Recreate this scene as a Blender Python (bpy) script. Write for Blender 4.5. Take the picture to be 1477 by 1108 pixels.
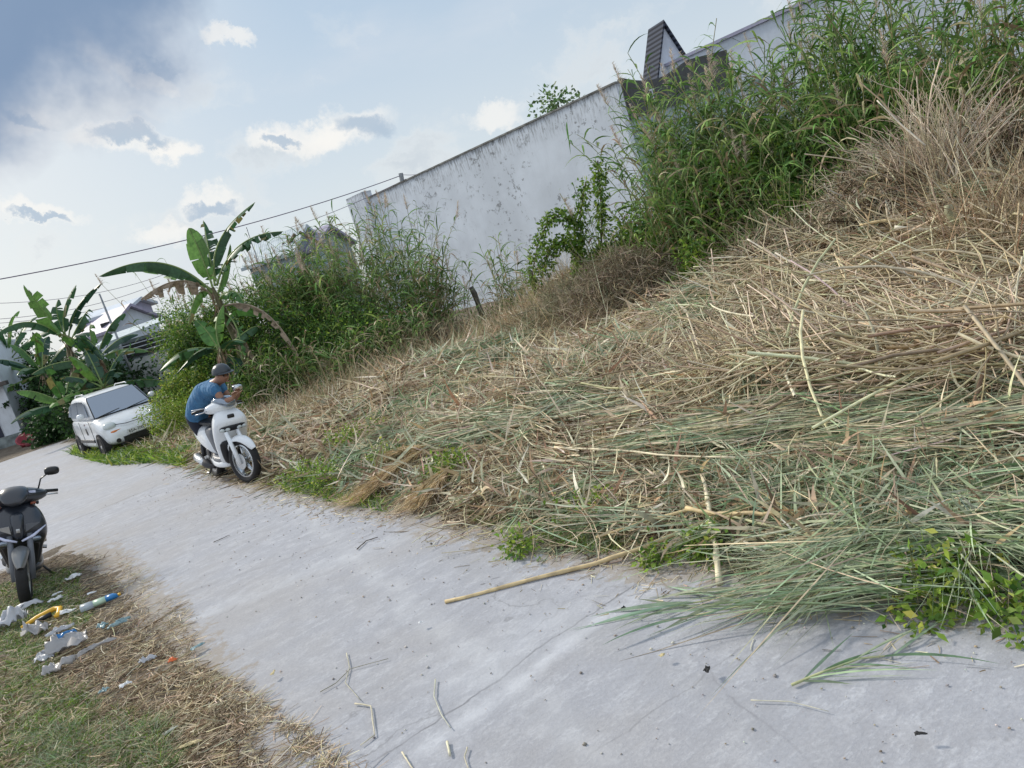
import bpy, math, random
import numpy as np
from mathutils import Vector, Matrix
rad = math.radians
S = bpy.context.scene
for o in list(bpy.data.objects): bpy.data.objects.remove(o)
COL = S.collection
# ---------------------------------------------------------------- camera
PITCH, ROLL, FPX, CH = rad(9.6), rad(16.6), 1110.0, 1.9
f_ = np.array([0, math.cos(PITCH), -math.sin(PITCH)]); u0 = np.array([0, math.sin(PITCH), math.cos(PITCH)]); r0 = np.array([1., 0, 0])
R_ = math.cos(ROLL)*r0 - math.sin(ROLL)*u0; U_ = math.sin(ROLL)*r0 + math.cos(ROLL)*u0
cd = bpy.data.cameras.new('camera'); cam = bpy.data.objects.new('camera', cd); COL.objects.link(cam)
cd.sensor_width = 36; cd.lens = FPX/1477*36; cd.clip_start = .05; cd.clip_end = 3000
M = Matrix(((R_[0], U_[0], -f_[0], 0), (R_[1], U_[1], -f_[1], 0), (R_[2], U_[2], -f_[2], CH), (0, 0, 0, 1)))
cam.matrix_world = M
S.camera = cam
# ---------------------------------------------------------------- light
SUN_AZ, SUN_EL = rad(-50), rad(34)      # azimuth from +Y, negative = left
sd = bpy.data.lights.new('sun', 'SUN'); so = bpy.data.objects.new('sun', sd); COL.objects.link(so)
sd.energy = 3.3; sd.angle = rad(7); sd.color = (1, .93, .82)
sv = Vector((math.sin(SUN_AZ)*math.cos(SUN_EL), math.cos(SUN_AZ)*math.cos(SUN_EL), math.sin(SUN_EL)))
so.rotation_euler = sv.to_track_quat('Z', 'Y').to_euler()
S.view_settings.view_transform = 'Standard'; S.view_settings.look = 'None'; S.view_settings.gamma = 1
S.view_settings.use_curve_mapping = False; S.view_settings.exposure = 0.07

def ray(x, y): return f_ + (x-738.5)/FPX*R_ - (y-554)/FPX*U_
def G(x, y, z=0.0):
    d = ray(x, y); t = (z-CH)/d[2]; return np.array([0, 0, CH]) + t*d
def V(x, y, Y):
    d = ray(x, y); return np.array([0, 0, CH]) + d*Y/d[1]
DR = np.array([-.663, .7486]); NR = np.array([.7486, .663])
def W(s, t, z=0): return np.array([DR[0]*s+NR[0]*t, DR[1]*s+NR[1]*t, z])
# ---------------------------------------------------------------- world
wd = bpy.data.worlds.new("World"); S.world = wd; wd.use_nodes = True
nt = wd.node_tree; nt.nodes.clear()
def N(t, **k):
    n = nt.nodes.new(t)
    for a, b in k.items(): setattr(n, a, b)
    return n
def L(a, b): nt.links.new(a, b)
def val(x): return x
def setin(s, v):
    if hasattr(v, 'is_output'): L(v, s)
    else: s.default_value = v
def MA(op, a, b=0.0, c=0.0, clamp=False):
    n = N('ShaderNodeMath', operation=op); n.use_clamp = clamp
    setin(n.inputs[0], a); setin(n.inputs[1], b)
    if op in ('MULTIPLY_ADD',): setin(n.inputs[2], c)
    return n.outputs[0]
def VM(op, a, b, out=0):
    n = N('ShaderNodeVectorMath', operation=op); setin(n.inputs[0], a)
    if op == 'SCALE': setin(n.inputs[3], b)
    else: setin(n.inputs[1], b)
    return n.outputs[out]
def MIX(f, a, b):
    n = N('ShaderNodeMix', data_type='RGBA'); setin(n.inputs[0], f); setin(n.inputs[6], a); setin(n.inputs[7], b); return n.outputs[2]
def SS(x, a, b):
    n = N('ShaderNodeMapRange', interpolation_type='SMOOTHSTEP'); setin(n.inputs[0], x); n.inputs[1].default_value = a; n.inputs[2].default_value = b
    return n.outputs[0]
def NOISE(v, sc, det=6, rough=.55):
    n = N('ShaderNodeTexNoise'); setin(n.inputs['Vector'], v); n.inputs['Scale'].default_value = sc; n.inputs['Detail'].default_value = det; n.inputs['Roughness'].default_value = rough
    return n
tc = N('ShaderNodeTexCoord'); dirv = tc.outputs['Generated']
n1 = NOISE(dirv, 11, 9, .66); off = VM('SCALE', VM('SUBTRACT', n1.outputs['Color'], (.5, .5, .5)), .11); dd = VM('ADD', dirv, off)
n1b = NOISE(dirv, 3.2, 6, .6); dd2 = VM('ADD', dirv, VM('SCALE', VM('SUBTRACT', n1b.outputs['Color'], (.5, .5, .5)), .30))
def blob(px, py, rx, ry, rot=0, d=None, soft=.45):
    c = ray(px, py); k = np.linalg.norm(c); c = c/k
    a = rad(rot); e1 = R_*math.cos(a)+U_*math.sin(a); e1 = e1-c*(e1@c); e1 /= np.linalg.norm(e1); e2 = np.cross(c, e1)
    s1 = rx/(FPX*k); s2 = ry/(FPX*k); D = d or dd
    x = VM('DOT_PRODUCT', D, tuple(e1/s1), 1); y = VM('DOT_PRODUCT', D, tuple(e2/s2), 1)
    r2 = MA('ADD', MA('MULTIPLY', x, x), MA('MULTIPLY', y, y))
    front = MA('GREATER_THAN', VM('DOT_PRODUCT', dirv, tuple(c), 1), .2)
    return MA('MULTIPLY', SS(r2, 1+soft, max(0.05, 1-soft)), front)
sky = N('ShaderNodeTexSky', sky_type='NISHITA'); sky.sun_disc = False; sky.sun_elevation = SUN_EL; sky.sun_rotation = SUN_AZ
sky.air_density = 1.2; sky.dust_density = 1.5; sky.ozone_density = 1.5
skc = VM('SCALE', sky.outputs[0], 0.085)
sep = N('ShaderNodeSeparateXYZ'); L(dirv, sep.inputs[0])
# thin veil of high cloud: whiter towards the horizon and the sun
low = SS(sep.outputs[2], .55, .0)
nearsun = SS(VM('DOT_PRODUCT', dirv, tuple(sv), 1), .72, 1.0)
veilcol = MIX(low, (.36, .53, .73, 1), (.73, .79, .83, 1))
veilcol = MIX(MA('MULTIPLY', nearsun, .85), veilcol, (.92, .91, .87, 1))
col = MIX(.82, skc, veilcol)
# wide soft patches
pn = NOISE(VM('MULTIPLY', dirv, (1, 1, 2.4)), 2.6, 7, .55)
pf = MA('MULTIPLY', SS(pn.outputs[0], .50, .72), .45)
col = MIX(pf, col, (.66, .71, .78, 1))
# small cumulus along the low sky
cn = NOISE(VM('MULTIPLY', dd, (1, 1, 2.2)), 7.5, 6, .5)
band = MA('MULTIPLY', SS(sep.outputs[2], .42, .20), SS(sep.outputs[2], .02, .08))
cm = MA('MULTIPLY', SS(cn.outputs[0], .50, .68), band)
cm2 = MA('MULTIPLY', SS(cn.outputs[0], .58, .74), band)
col = MIX(MA('MULTIPLY', cm, .55), col, (.80, .82, .82, 1)); col = MIX(MA('MULTIPLY', cm2, .6), col, (.52, .59, .66, 1))
WH, GRY, DK = (.93, .91, .87, 1), (.34, .46, .60, 1), (.19, .285, .44, 1)
# named clouds: bright rims, grey hearts
for (x, y, a, b, r) in [(505, 178, 62, 27, 14), (440, 192, 60, 20, 0), (390, 200, 38, 14, 10), (200, 98, 44, 18, -15), (335, 58, 34, 12, -20), (128, 75, 14, 40, 30),
                        (185, 212, 75, 20, -4), (240, 218, 35, 9, 0), (70, 305, 50, 15, -14), (300, 298, 40, 18, 0), (715, 165, 40, 16, 10), (20, 185, 60, 26, 20), (245, 335, 40, 16, 0)]:
    col = MIX(MA('MULTIPLY', blob(x, y, a, b, r, soft=.75), .66), col, WH)
for (x, y, a, b, r) in [(528, 176, 44, 17, -8), (408, 197, 22, 8, 0), (188, 208, 42, 13, 0), (75, 312, 32, 7, -12), (305, 305, 30, 10, 0), (225, 85, 30, 10, -15), (40, 178, 34, 10, -10)]:
    col = MIX(MA('MULTIPLY', blob(x, y, a, b, r, soft=.75), .72), col, GRY)
# dark cloud bank upper left with a warm grey torn edge
col = MIX(MA('MULTIPLY', blob(80, 120, 190, 80, 22, dd2, .9), .55), col, (.52, .56, .64, 1))
col = MIX(MA('MULTIPLY', blob(20, 15, 270, 125, 20, dd2, .85), .92), col, DK)
back = SS(sep.outputs[1], .15, -.5); col = MIX(MA('MULTIPLY', back, .85), col, (.80, .86, .95, 1)); high = MA('MULTIPLY', SS(sep.outputs[2], .62, .92), .8); col = MIX(high, col, (.80, .86, .94, 1))  # unseen sky behind and overhead brightened, added as fill light
bg = N('ShaderNodeBackground'); L(col, bg.inputs[0]); bg.inputs[1].default_value = 1.0
wo = N('ShaderNodeOutputWorld'); L(bg.outputs[0], wo.inputs[0])
# ---------------------------------------------------------------- helpers
random.seed(7); rng = np.random.default_rng(11)
def tag(o, label=None, cat=None, group=None, kind=None):
    if label: o['label'] = label
    if cat: o['category'] = cat
    if group: o['group'] = group
    if kind: o['kind'] = kind
    return o
def thing(name, label, cat, loc=(0, 0, 0), rz=0, group=None, rot=None):
    o = bpy.data.objects.new(name, None); COL.objects.link(o); o.location = loc; o.rotation_euler = rot or (0, 0, rz)
    o.empty_display_size = .2
    return tag(o, label, cat, group)
def mk(name, v, f, mat, parent=None, col=None, smooth=False):
    v = np.asarray(v, dtype=np.float32).reshape(-1, 3)
    me = bpy.data.meshes.new(name)
    if isinstance(f, np.ndarray):
        n, k = f.shape
        me.vertices.add(len(v)); me.vertices.foreach_set('co', v.ravel())
        me.loops.add(n*k); me.loops.foreach_set('vertex_index', f.astype(np.int32).ravel())
        me.polygons.add(n); me.polygons.foreach_set('loop_start', np.arange(0, n*k, k, dtype=np.int32))
        me.polygons.foreach_set('loop_total', np.full(n, k, dtype=np.int32))
        me.update(calc_edges=True)
    else:
        me.from_pydata([tuple(map(float, p)) for p in v], [], [tuple(int(i) for i in q) for q in f]); me.update()
    if smooth: me.polygons.foreach_set('use_smooth', np.ones(len(me.polygons), dtype=bool))
    if col is not None:
        a = me.color_attributes.new('col', 'FLOAT_COLOR', 'POINT')
        c = np.ones((len(v), 4), dtype=np.float32); c[:, :3] = col; a.data.foreach_set('color', c.ravel())
    me.materials.append(mat)
    o = bpy.data.objects.new(name, me); COL.objects.link(o)
    if parent: o.parent = parent
    return o
class MB:
    def __init__(s): s.v = []; s.f = []; s.c = []; s.n = 0
    def add(s, v, f, c=None):
        v = np.asarray(v, dtype=np.float32).reshape(-1, 3); s.v.append(v)
        if isinstance(f, np.ndarray): s.f += [tuple(q) for q in (f+s.n).tolist()]
        else: s.f += [tuple(i+s.n for i in q) for q in f]
        if c is not None: s.c.append(np.broadcast_to(np.asarray(c, dtype=np.float32), (len(v), 3)))
        s.n += len(v)
    def build(s, name, mat, parent=None, smooth=False):
        return mk(name, np.concatenate(s.v), s.f, mat, parent, np.concatenate(s.c) if s.c else None, smooth)
def mods(o, bevel=0, sub=0, seg=2, solid=0):
    if solid: m = o.modifiers.new('s', 'SOLIDIFY'); m.thickness = solid; m.offset = 0
    if bevel: m = o.modifiers.new('b', 'BEVEL'); m.width = bevel; m.segments = seg; m.limit_method = 'ANGLE'; m.angle_limit = rad(35)
    if sub: m = o.modifiers.new('u', 'SUBSURF'); m.levels = sub; m.render_levels = sub
    o.data.polygons.foreach_set('use_smooth', np.ones(len(o.data.polygons), dtype=bool)) if (bevel or sub) else None
    return o
def boxg(c, s, rz=0, T=None):
    c = np.array(c, float); s = np.array(s, float)/2
    p = np.array([(x, y, z) for x in (-1, 1) for y in (-1, 1) for z in (-1, 1)], float)*s
    if rz: ca, sa = math.cos(rz), math.sin(rz); p = p @ np.array([[ca, sa, 0], [-sa, ca, 0], [0, 0, 1]])
    return p+c, [(0, 1, 3, 2), (4, 6, 7, 5), (0, 4, 5, 1), (2, 3, 7, 6), (0, 2, 6, 4), (1, 5, 7, 3)]
def tubeg(pts, r, m=8, cap=True):
    pts = [Vector(p) for p in pts]; n = len(pts); rr = r if hasattr(r, '__len__') else [r]*n
    v = []; f = []; prev = None
    for i, p in enumerate(pts):
        t = (pts[min(i+1, n-1)]-pts[max(i-1, 0)]).normalized()
        if prev is None: a = t.orthogonal().normalized()
        else: a = (prev - t*prev.dot(t)).normalized()
        prev = a; b = t.cross(a)
        for k in range(m):
            q = 2*math.pi*k/m; v.append(p+(a*math.cos(q)+b*math.sin(q))*rr[i])
    for i in range(n-1):
        for k in range(m): f.append((i*m+k, i*m+(k+1) % m, (i+1)*m+(k+1) % m, (i+1)*m+k))
    if cap: f.append(tuple(range(m))[::-1]); f.append(tuple((n-1)*m+k for k in range(m)))
    return np.array([tuple(x) for x in v]), f
def loftg(rings, cap=True):
    m = len(rings[0]); v = np.concatenate([np.asarray(r, float) for r in rings]); f = []
    for i in range(len(rings)-1):
        for k in range(m): f.append((i*m+k, i*m+(k+1) % m, (i+1)*m+(k+1) % m, (i+1)*m+k))
    if cap: f.append(tuple(range(m))[::-1]); f.append(tuple((len(rings)-1)*m+k for k in range(m)))
    return v, f
def sell(a, b, e=2.5, m=20):
    t = np.arange(m)*2*math.pi/m; c, s = np.cos(t), np.sin(t)
    return np.sign(c)*np.abs(c)**(2/e)*a, np.sign(s)*np.abs(s)**(2/e)*b
def ringz(xf, xb, b, z, e=2.5, m=20):
    x, y = sell((xf-xb)/2, b, e, m); return np.stack([x+(xf+xb)/2, y, np.full(m, z)], 1)
def ringx(x, b, zlo, zhi, e=2.5, m=20, cy=0):
    y, z = sell(b, (zhi-zlo)/2, e, m); return np.stack([np.full(m, x), y+cy, z+(zhi+zlo)/2], 1)
def ringy(y, xf, xb, zlo, zhi, e=2.5, m=20):
    x, z = sell((xf-xb)/2, (zhi-zlo)/2, e, m); return np.stack([x+(xf+xb)/2, np.full(m, y), z+(zhi+zlo)/2], 1)
def quick(name, g, mat, parent=None, bevel=0, sub=0, smooth=False, solid=0):
    return mods(mk(name, g[0], g[1], mat, parent, None, smooth), bevel, sub, 2, solid)
# value noise
def vnoise(x, y, seed=0):
    x = np.asarray(x, float); y = np.asarray(y, float); xi = np.floor(x); yi = np.floor(y); fx = x-xi; fy = y-yi
    def h(a, b): return np.modf(np.abs(np.sin(a*127.1+b*311.7+seed*74.7)*43758.5453))[0]
    u = fx*fx*(3-2*fx); v = fy*fy*(3-2*fy)
    return (h(xi, yi)*(1-u)+h(xi+1, yi)*u)*(1-v)+(h(xi, yi+1)*(1-u)+h(xi+1, yi+1)*u)*v
def fbm(x, y, o=4, seed=0):
    r = 0; a = .5; s = 0
    for i in range(o): r = r+a*vnoise(x*2**i, y*2**i, seed+i); s += a; a *= .5
    return r/s
def sst(x, a, b): t = np.clip((x-a)/(b-a), 0, 1); return t*t*(3-2*t)
TES = [-6, .957, 1.41, 2.25, 3.19, 4.32, 5.9, 7.6, 9.16, 15.6, 26.5, 60]; TET = [3.05, 3.05, 3.1, 3.03, 3.02, 3.16, 3.39, 3.53, 3.70, 4.5, 5.5, 8.5]
TLS = [-6, 2, 3.44, 4.35, 6.5, 9.3, 10.7]; TLT = [.3, .68, .88, 1.10, 1.45, 1.83, 1.73]
BUMPS = [(*G(860, 460)[:2], .75, 1.7), (5.3, 8.2, .75, 1.7), (3.2, 9.6, .35, 1.6), (6.8, 9.6, .5, 1.8), (1.7, 6.1, .16, .9), (3.1, 5.2, .22, 1.0), (.7, 8.2, .25, 1.2), (-1.2, 12.5, .3, 1.3), (4.2, 12.4, .5, 1.8)]
def verge(x, y):
    s = x*DR[0]+y*DR[1]; t = x*NR[0]+y*NR[1]
    te = np.interp(s, TES, TET); tl = np.interp(s, TLS, TLT)
    n = (fbm(x*2.2, y*2.2, 4, 3)-.5)*.5+(fbm(x*9, y*9, 3, 8)-.5)*.35
    u = t-te; w = tl-t
    w = np.where(s > 10.9, -5.0, w); w = np.minimum(w, (10.9-s))
    # the far end, beyond the road bend
    far = np.minimum(s-33, 30)
    return s, t, u, w, n
def hgt(x, y):
    x = np.asarray(x, float); y = np.asarray(y, float)
    s, t, u, w, n = verge(x, y)
    m = np.maximum(sst(u+n, -.12, .35), sst(w+n*.9, -.25, .35))
    m = np.maximum(m, sst(s, 31.5, 33)*sst(t, -3, -1))
    z = -.014+m*.022+m*.03*(fbm(x*5, y*5, 3, 9)-.5)
    z = z+sst(u, .3, 2.6)*.16*sst(16-s, 0, 6)+sst(u, .6, 3)*.16*(fbm(x*1.1, y*1.1, 3, 5)-.4)
    for bx, by, a, r in BUMPS: z = z+a*np.exp(-((x-bx)**2+(y-by)**2)/r**2)*sst(u, 0, 1.2)
    return z
# ---------------------------------------------------------------- materials
class MT:
    def __init__(s, name, rough=.6, base=(.5, .5, .5), metal=0, spec=.5):
        s.m = bpy.data.materials.new(name); s.m.use_nodes = True; s.t = s.m.node_tree; s.b = s.t.nodes['Principled BSDF']
        s.b.inputs['Base Color'].default_value = (*base, 1); s.b.inputs['Roughness'].default_value = rough; s.b.inputs['Metallic'].default_value = metal
        s.b.inputs['Specular IOR Level'].default_value = spec
    def n(s, t, **k):
        n = s.t.nodes.new(t)
        for a, b in k.items(): setattr(n, a, b)
        return n
    def l(s, a, b): s.t.links.new(a, b)
    def coord(s, sc=(1, 1, 1), rot=(0, 0, 0), kind='Object'):
        tc = s.n('ShaderNodeTexCoord'); mp = s.n('ShaderNodeMapping'); mp.vector_type = 'TEXTURE'; mp.inputs['Scale'].default_value = tuple(1/q for q in sc); mp.inputs['Rotation'].default_value = rot
        s.l(tc.outputs[kind], mp.inputs[0]); return mp.outputs[0]
    def noise(s, v, sc, det=5, rough=.55, out=0):
        n = s.n('ShaderNodeTexNoise'); s.l(v, n.inputs['Vector']); n.inputs['Scale'].default_value = sc; n.inputs['Detail'].default_value = det; n.inputs['Roughness'].default_value = rough; return n.outputs[out]
    def mr(s, x, a, b, c=0, d=1):
        n = s.n('ShaderNodeMapRange', interpolation_type='SMOOTHSTEP'); s.l(x, n.inputs[0])
        for i, q in enumerate((a, b, c, d)): n.inputs[i+1].default_value = q
        return n.outputs[0]
    def mix(s, f, a, b, mode='MIX'):
        n = s.n('ShaderNodeMix', data_type='RGBA', blend_type=mode)
        for i, q in ((0, f), (6, a), (7, b)):
            if hasattr(q, 'is_output'): s.l(q, n.inputs[i])
            else: n.inputs[i].default_value = q if i == 0 else (*q, 1)
        return n.outputs[2]
    def math(s, op, a, b):
        n = s.n('ShaderNodeMath', operation=op)
        for i, q in enumerate((a, b)):
            if hasattr(q, 'is_output'): s.l(q, n.inputs[i])
            else: n.inputs[i].default_value = q
        return n.outputs[0]
    def color(s, c): s.l(c, s.b.inputs['Base Color']); return s
    def bump(s, h, st=.3, dist=.02):
        b = s.n('ShaderNodeBump'); b.inputs['Strength'].default_value = st; b.inputs['Distance'].default_value = dist; s.l(h, b.inputs['Height']); s.l(b.outputs[0], s.b.inputs['Normal']); return s
def plain(name, base, rough=.5, metal=0, var=.12, sc=6, bump=0):
    m = MT(name, rough, base, metal); v = m.coord(); n = m.noise(v, sc, 6)
    m.color(m.mix(m.mr(n, .3, .7), tuple(c*(1-var) for c in base), tuple(min(1, c*(1+var)) for c in base)))
    if bump: m.bump(m.noise(v, sc*6, 4), bump, .01)
    return m.m
def foliage(name, rough=.55, trans=.3, spec=.3):
    m = MT(name, rough, spec=spec); a = m.n('ShaderNodeAttribute'); a.attribute_name = 'col'; v = m.coord(); n = m.noise(v, 14, 3)
    c = m.mix(m.mr(n, .3, .7), (.78, .78, .78), (1.18, 1.18, 1.12)); c = m.mix(1.0, a.outputs[0], c, 'MULTIPLY'); m.color(c)
    if trans:
        t = m.n('ShaderNodeBsdfTranslucent'); m.l(c, t.inputs[0]); mx = m.n('ShaderNodeMixShader'); mx.inputs[0].default_value = trans
        out = m.t.nodes['Material Output']; m.l(m.b.outputs[0], mx.inputs[1]); m.l(t.outputs[0], mx.inputs[2]); m.l(mx.outputs[0], out.inputs[0])
    return m.m
LEAF = foliage('leaf'); STRAW = foliage('straw', .7, .12, .25); WOODY = foliage('stem', .6, 0, .3); BANANA = foliage('banana_leaf', .42, .3, .45)
# road: worn pale concrete with drag streaks, cracks and dust
rm = MT('concrete_road', .85, spec=.25); ang = math.atan2(DR[1], DR[0])
v0 = rm.coord(); vs = rm.coord((.4, 3.0, 1), (0, 0, math.atan2(NR[1], NR[0])+.03)); big = rm.noise(v0, .7, 5, .6); fine = rm.noise(v0, 55, 5, .7); st = rm.noise(vs, 2.2, 8, .72); med = rm.noise(v0, 6, 7, .65)
st2 = rm.noise(rm.coord((1, 2.2, 1), (0, 0, math.atan2(NR[1], NR[0])-.2)), 5, 9, .78)
c = rm.mix(rm.mr(st, .25, .75), (.335, .342, .372), (.395, .407, .445)); c = rm.mix(rm.mr(st2, .52, .60, 0, .6), c, (.51, .525, .56)); c = rm.mix(rm.mr(med, .50, .60, 0, .35), c, (.51, .52, .55)); c = rm.mix(rm.mr(st2, .44, .36, 0, .5), c, (.28, .285, .305)); c = rm.mix(rm.mr(big, .42, .66, 0, .55), c, (.37, .355, .345))
c = rm.mix(rm.mr(fine, .36, .66, .4, 0), c, (.27, .27, .29))
# dark worn pits and stains
pit = rm.noise(vs, 9, 6, .75); c = rm.mix(rm.mr(pit, .60, .72, 0, .45), c, (.25, .25, .27))
wv = rm.n('ShaderNodeTexVoronoi', feature='DISTANCE_TO_EDGE'); wvv = rm.n('ShaderNodeVectorMath', operation='ADD'); rm.l(v0, wvv.inputs[0])
wn = rm.n('ShaderNodeTexNoise'); rm.l(v0, wn.inputs['Vector']); wn.inputs['Scale'].default_value = 2.2; wn.inputs['Detail'].default_value = 6; rm.l(wn.outputs['Color'], wvv.inputs[1]); rm.l(wvv.outputs[0], wv.inputs['Vector']); wv.inputs['Scale'].default_value = .42
crk = rm.mr(wv.outputs['Distance'], .0, .006, .65, 0); crm = rm.math('MULTIPLY', crk, rm.mr(rm.noise(v0, .9, 3), .44, .58)); c = rm.mix(crm, c, (.20, .20, .21))

spx = rm.n('ShaderNodeSeparateXYZ'); rm.l(v0, spx.inputs[0]); wob = rm.noise(v0, 1.6, 5, .6)
def roadline(a, b, wd, dark, stg):
    global c
    A = G(*a)[:2]; B = G(*b)[:2]; d = B-A; Ln = np.linalg.norm(d); d = d/Ln; nn_ = np.array([-d[1], d[0]])
    along = rm.math('ADD', rm.math('ADD', rm.math('MULTIPLY', spx.outputs[0], float(d[0])), rm.math('MULTIPLY', spx.outputs[1], float(d[1]))), float(-A@d))
    q = rm.math('ADD', rm.math('ADD', rm.math('MULTIPLY', spx.outputs[0], float(nn_[0])), rm.math('MULTIPLY', spx.outputs[1], float(nn_[1]))), float(-A@nn_))
    q = rm.math('ABSOLUTE', rm.math('ADD', q, rm.math('MULTIPLY', rm.math('SUBTRACT', wob, .5), .22)), 0)
    mk_ = rm.math('MULTIPLY', rm.mr(q, 0, wd, 1, 0), rm.math('MULTIPLY', rm.mr(along, -.1, .3), rm.mr(along, Ln-.3, Ln+.1, 1, 0)))
    c = rm.mix(rm.math('MULTIPLY', mk_, rm.mr(med, .3, .6, stg*.3, stg)), c, dark); return mk_
k1 = roadline((500, 1130), (980, 800), .012, (.15, .15, .16), .8); roadline((560, 1120), (1000, 800), .10, (.62, .64, .68), .45); k2 = roadline((820, 1120), (1120, 900), .010, (.2, .2, .21), .5); roadline((1000, 950), (1180, 1120), .012, (.2, .2, .22), .6)
roadline((900, 1120), (420, 730), .16, (.48, .49, .51), .35); roadline((1250, 1120), (560, 760), .14, (.30, .30, .31), .25); roadline((600, 1010), (860, 860), .35, (.54, .56, .60), .35); roadline((140, 900), (520, 770), .05, (.25, .25, .27), .35); roadline((80, 760), (230, 700), .06, (.2, .19, .16), .6); roadline((240, 905), (620, 760), .22, (.56, .58, .61), .3)
at_ = rm.n('ShaderNodeAttribute'); at_.attribute_name = 'col'; dn = rm.noise(v0, 9, 8, .72)
dsp = rm.n('ShaderNodeSeparateXYZ'); rm.l(at_.outputs[1], dsp.inputs[0])
dm = rm.mr(rm.math('ADD', dsp.outputs[0], rm.math('MULTIPLY', rm.math('SUBTRACT', dn, .5), 2.6)), .52, .74, 0, .7); c = rm.mix(dm, c, (.30, .26, .215))
rm.color(c); hgtn = rm.math('ADD', rm.math('MULTIPLY', st, .25), rm.math('ADD', rm.math('MULTIPLY', fine, .35), rm.math('MULTIPLY', med, .5))); hgtn = rm.math('ADD', hgtn, rm.math('MULTIPLY', st2, .8)); rm.bump(hgtn, .42, .02)
gm = MT('soil', .95, spec=.15); v0 = gm.coord(); a = gm.noise(v0, 3, 6, .6); b = gm.noise(v0, 40, 5, .7)
c = gm.mix(gm.mr(a, .35, .65), (.13, .105, .08), (.25, .215, .17)); c = gm.mix(gm.mr(b, .4, .65), c, (.11, .09, .07)); gm.color(c); gm.bump(b, .6, .04)

# ---------------------------------------------------------------- ground, road
def spaced(lo, hi, st, far):
    a = [lo-0.0]; g = st; x = lo
    left = []
    while x > -far: g *= 1.35; x -= g; left.append(x)
    mid = list(np.arange(lo, hi, st)); right = []; g = st; x = mid[-1]
    while x < far: g *= 1.35; x += g; right.append(x)
    return np.array(left[::-1]+mid+right)
xs = spaced(-15, 10, .07, 900); ys = spaced(.5, 22, .07, 1200)
gx, gy = np.meshgrid(xs, ys); gz = hgt(gx, gy); nx, ny = len(xs), len(ys)
i = np.arange(nx-1); j = np.arange(ny-1); ii, jj = np.meshgrid(i, j); q = (jj*nx+ii).ravel()
ground = mk('ground', np.stack([gx, gy, gz], -1), np.stack([q, q+1, q+1+nx, q+nx], 1), gm.m, smooth=True); tag(ground, kind='structure')
rs = np.arange(-6, 30, .2); rt = np.arange(0, 1.001, .04)
rv = []
for s in rs:
    te = np.interp(s, TES, TET)+.6; tl = -18 if s > 11.5 else np.interp(s, TLS, TLT)-.9
    if s > 10 and s <= 11.5: tl = np.interp(s, [10, 11.5], [np.interp(10, TLS, TLT)-.9, -18])
    for k in rt: t = tl+(te-tl)*k; p = W(s, t); rv.append((p[0], p[1], .006*(fbm(p[0]*1.5, p[1]*1.5, 3, 2)-.5)))
rva = np.array(rv); s_r, t_r, u_r, w_r, n_r = verge(rva[:, 0], rva[:, 1]); dust = np.clip(np.maximum(sst(u_r, -.55, .1), sst(w_r, -.6, .1)), 0, 1)
m_ = len(rt); ii, jj = np.meshgrid(np.arange(m_-1), np.arange(len(rs)-1)); q = (jj*m_+ii).ravel()
road = mk('road', rv, np.stack([q, q+1, q+1+m_, q+m_], 1), rm.m, None, np.repeat(dust[:, None], 3, 1), True); tag(road, kind='structure')

# ---------------------------------------------------------------- vectorised strands
def unit(a): return a/np.maximum(1e-9, np.linalg.norm(a, axis=-1, keepdims=True))
def ribbons(P, D, Ln, Wd, bend, K=3, col=None, taper='leaf', z_of=None, roll=None):
    """ribbons along a bent path; P,D,bend (n,3); Ln,Wd (n,)"""
    n = len(P); t = np.linspace(0, 1, K+1); D = unit(D)
    path = P[:, None]+D[:, None]*(Ln[:, None]*t)[..., None]+bend[:, None]*(t**2)[None, :, None]*Ln[:, None, None]
    if z_of is not None: path[..., 2] = np.maximum(path[..., 2], hgt(path[..., 0], path[..., 1])+z_of[:, None])
    side = unit(np.cross(D, np.array([0, 0, 1.])+rng.normal(0, .15 if roll is None else roll, (n, 3))))
    w = {'leaf': np.interp(t, [0, .25, .6, 1], [.35, 1, .8, .04]), 'flat': np.interp(t, [0, 1], [1, .8]), 'grass': np.interp(t, [0, .5, 1], [1, .7, .05])}[taper]
    a = path+side[:, None]*(w[None]*Wd[:, None])[..., None]*.5; b = path-side[:, None]*(w[None]*Wd[:, None])[..., None]*.5
    v = np.stack([a, b], 2).reshape(n, -1, 3)      # (n,(K+1)*2,3)
    base = np.arange(n)[:, None]*(2*(K+1)); k = np.arange(K)*2
    f = np.stack([base+k, base+k+1, base+k+3, base+k+2], -1).reshape(-1, 4)
    c = None if col is None else np.repeat(col, 2*(K+1), axis=0)
    return v.reshape(-1, 3), f, c
def canes(P0, P1, r, bend=None, K=3, col=None, m=4):
    n = len(P0); t = np.linspace(0, 1, K+1); path = P0[:, None]*(1-t)[None, :, None]+P1[:, None]*t[None, :, None]
    if bend is not None: path = path+bend[:, None]*(4*t*(1-t))[None, :, None]
    D = unit(P1-P0); a = unit(np.cross(D, np.array([.3, .2, 1.])+0*D)); b = np.cross(D, a)
    an = np.arange(m)*2*math.pi/m; rr = r[:, None]*np.linspace(1, .75, K+1)[None]
    ring = path[:, :, None]+(a[:, None, None]*np.cos(an)[None, None, :, None]+b[:, None, None]*np.sin(an)[None, None, :, None])*rr[:, :, None, None]
    base = (np.arange(n)*(K+1)*m)[:, None, None]; kk = (np.arange(K)*m)[None, :, None]; q = np.arange(m)[None, None]; q2 = (q+1) % m
    f = np.stack([base+kk+q, base+kk+q2, base+kk+m+q2, base+kk+m+q], -1).reshape(-1, 4)
    c = None if col is None else np.repeat(col, (K+1)*m, axis=0)
    return ring.reshape(-1, 3), f, c
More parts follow.
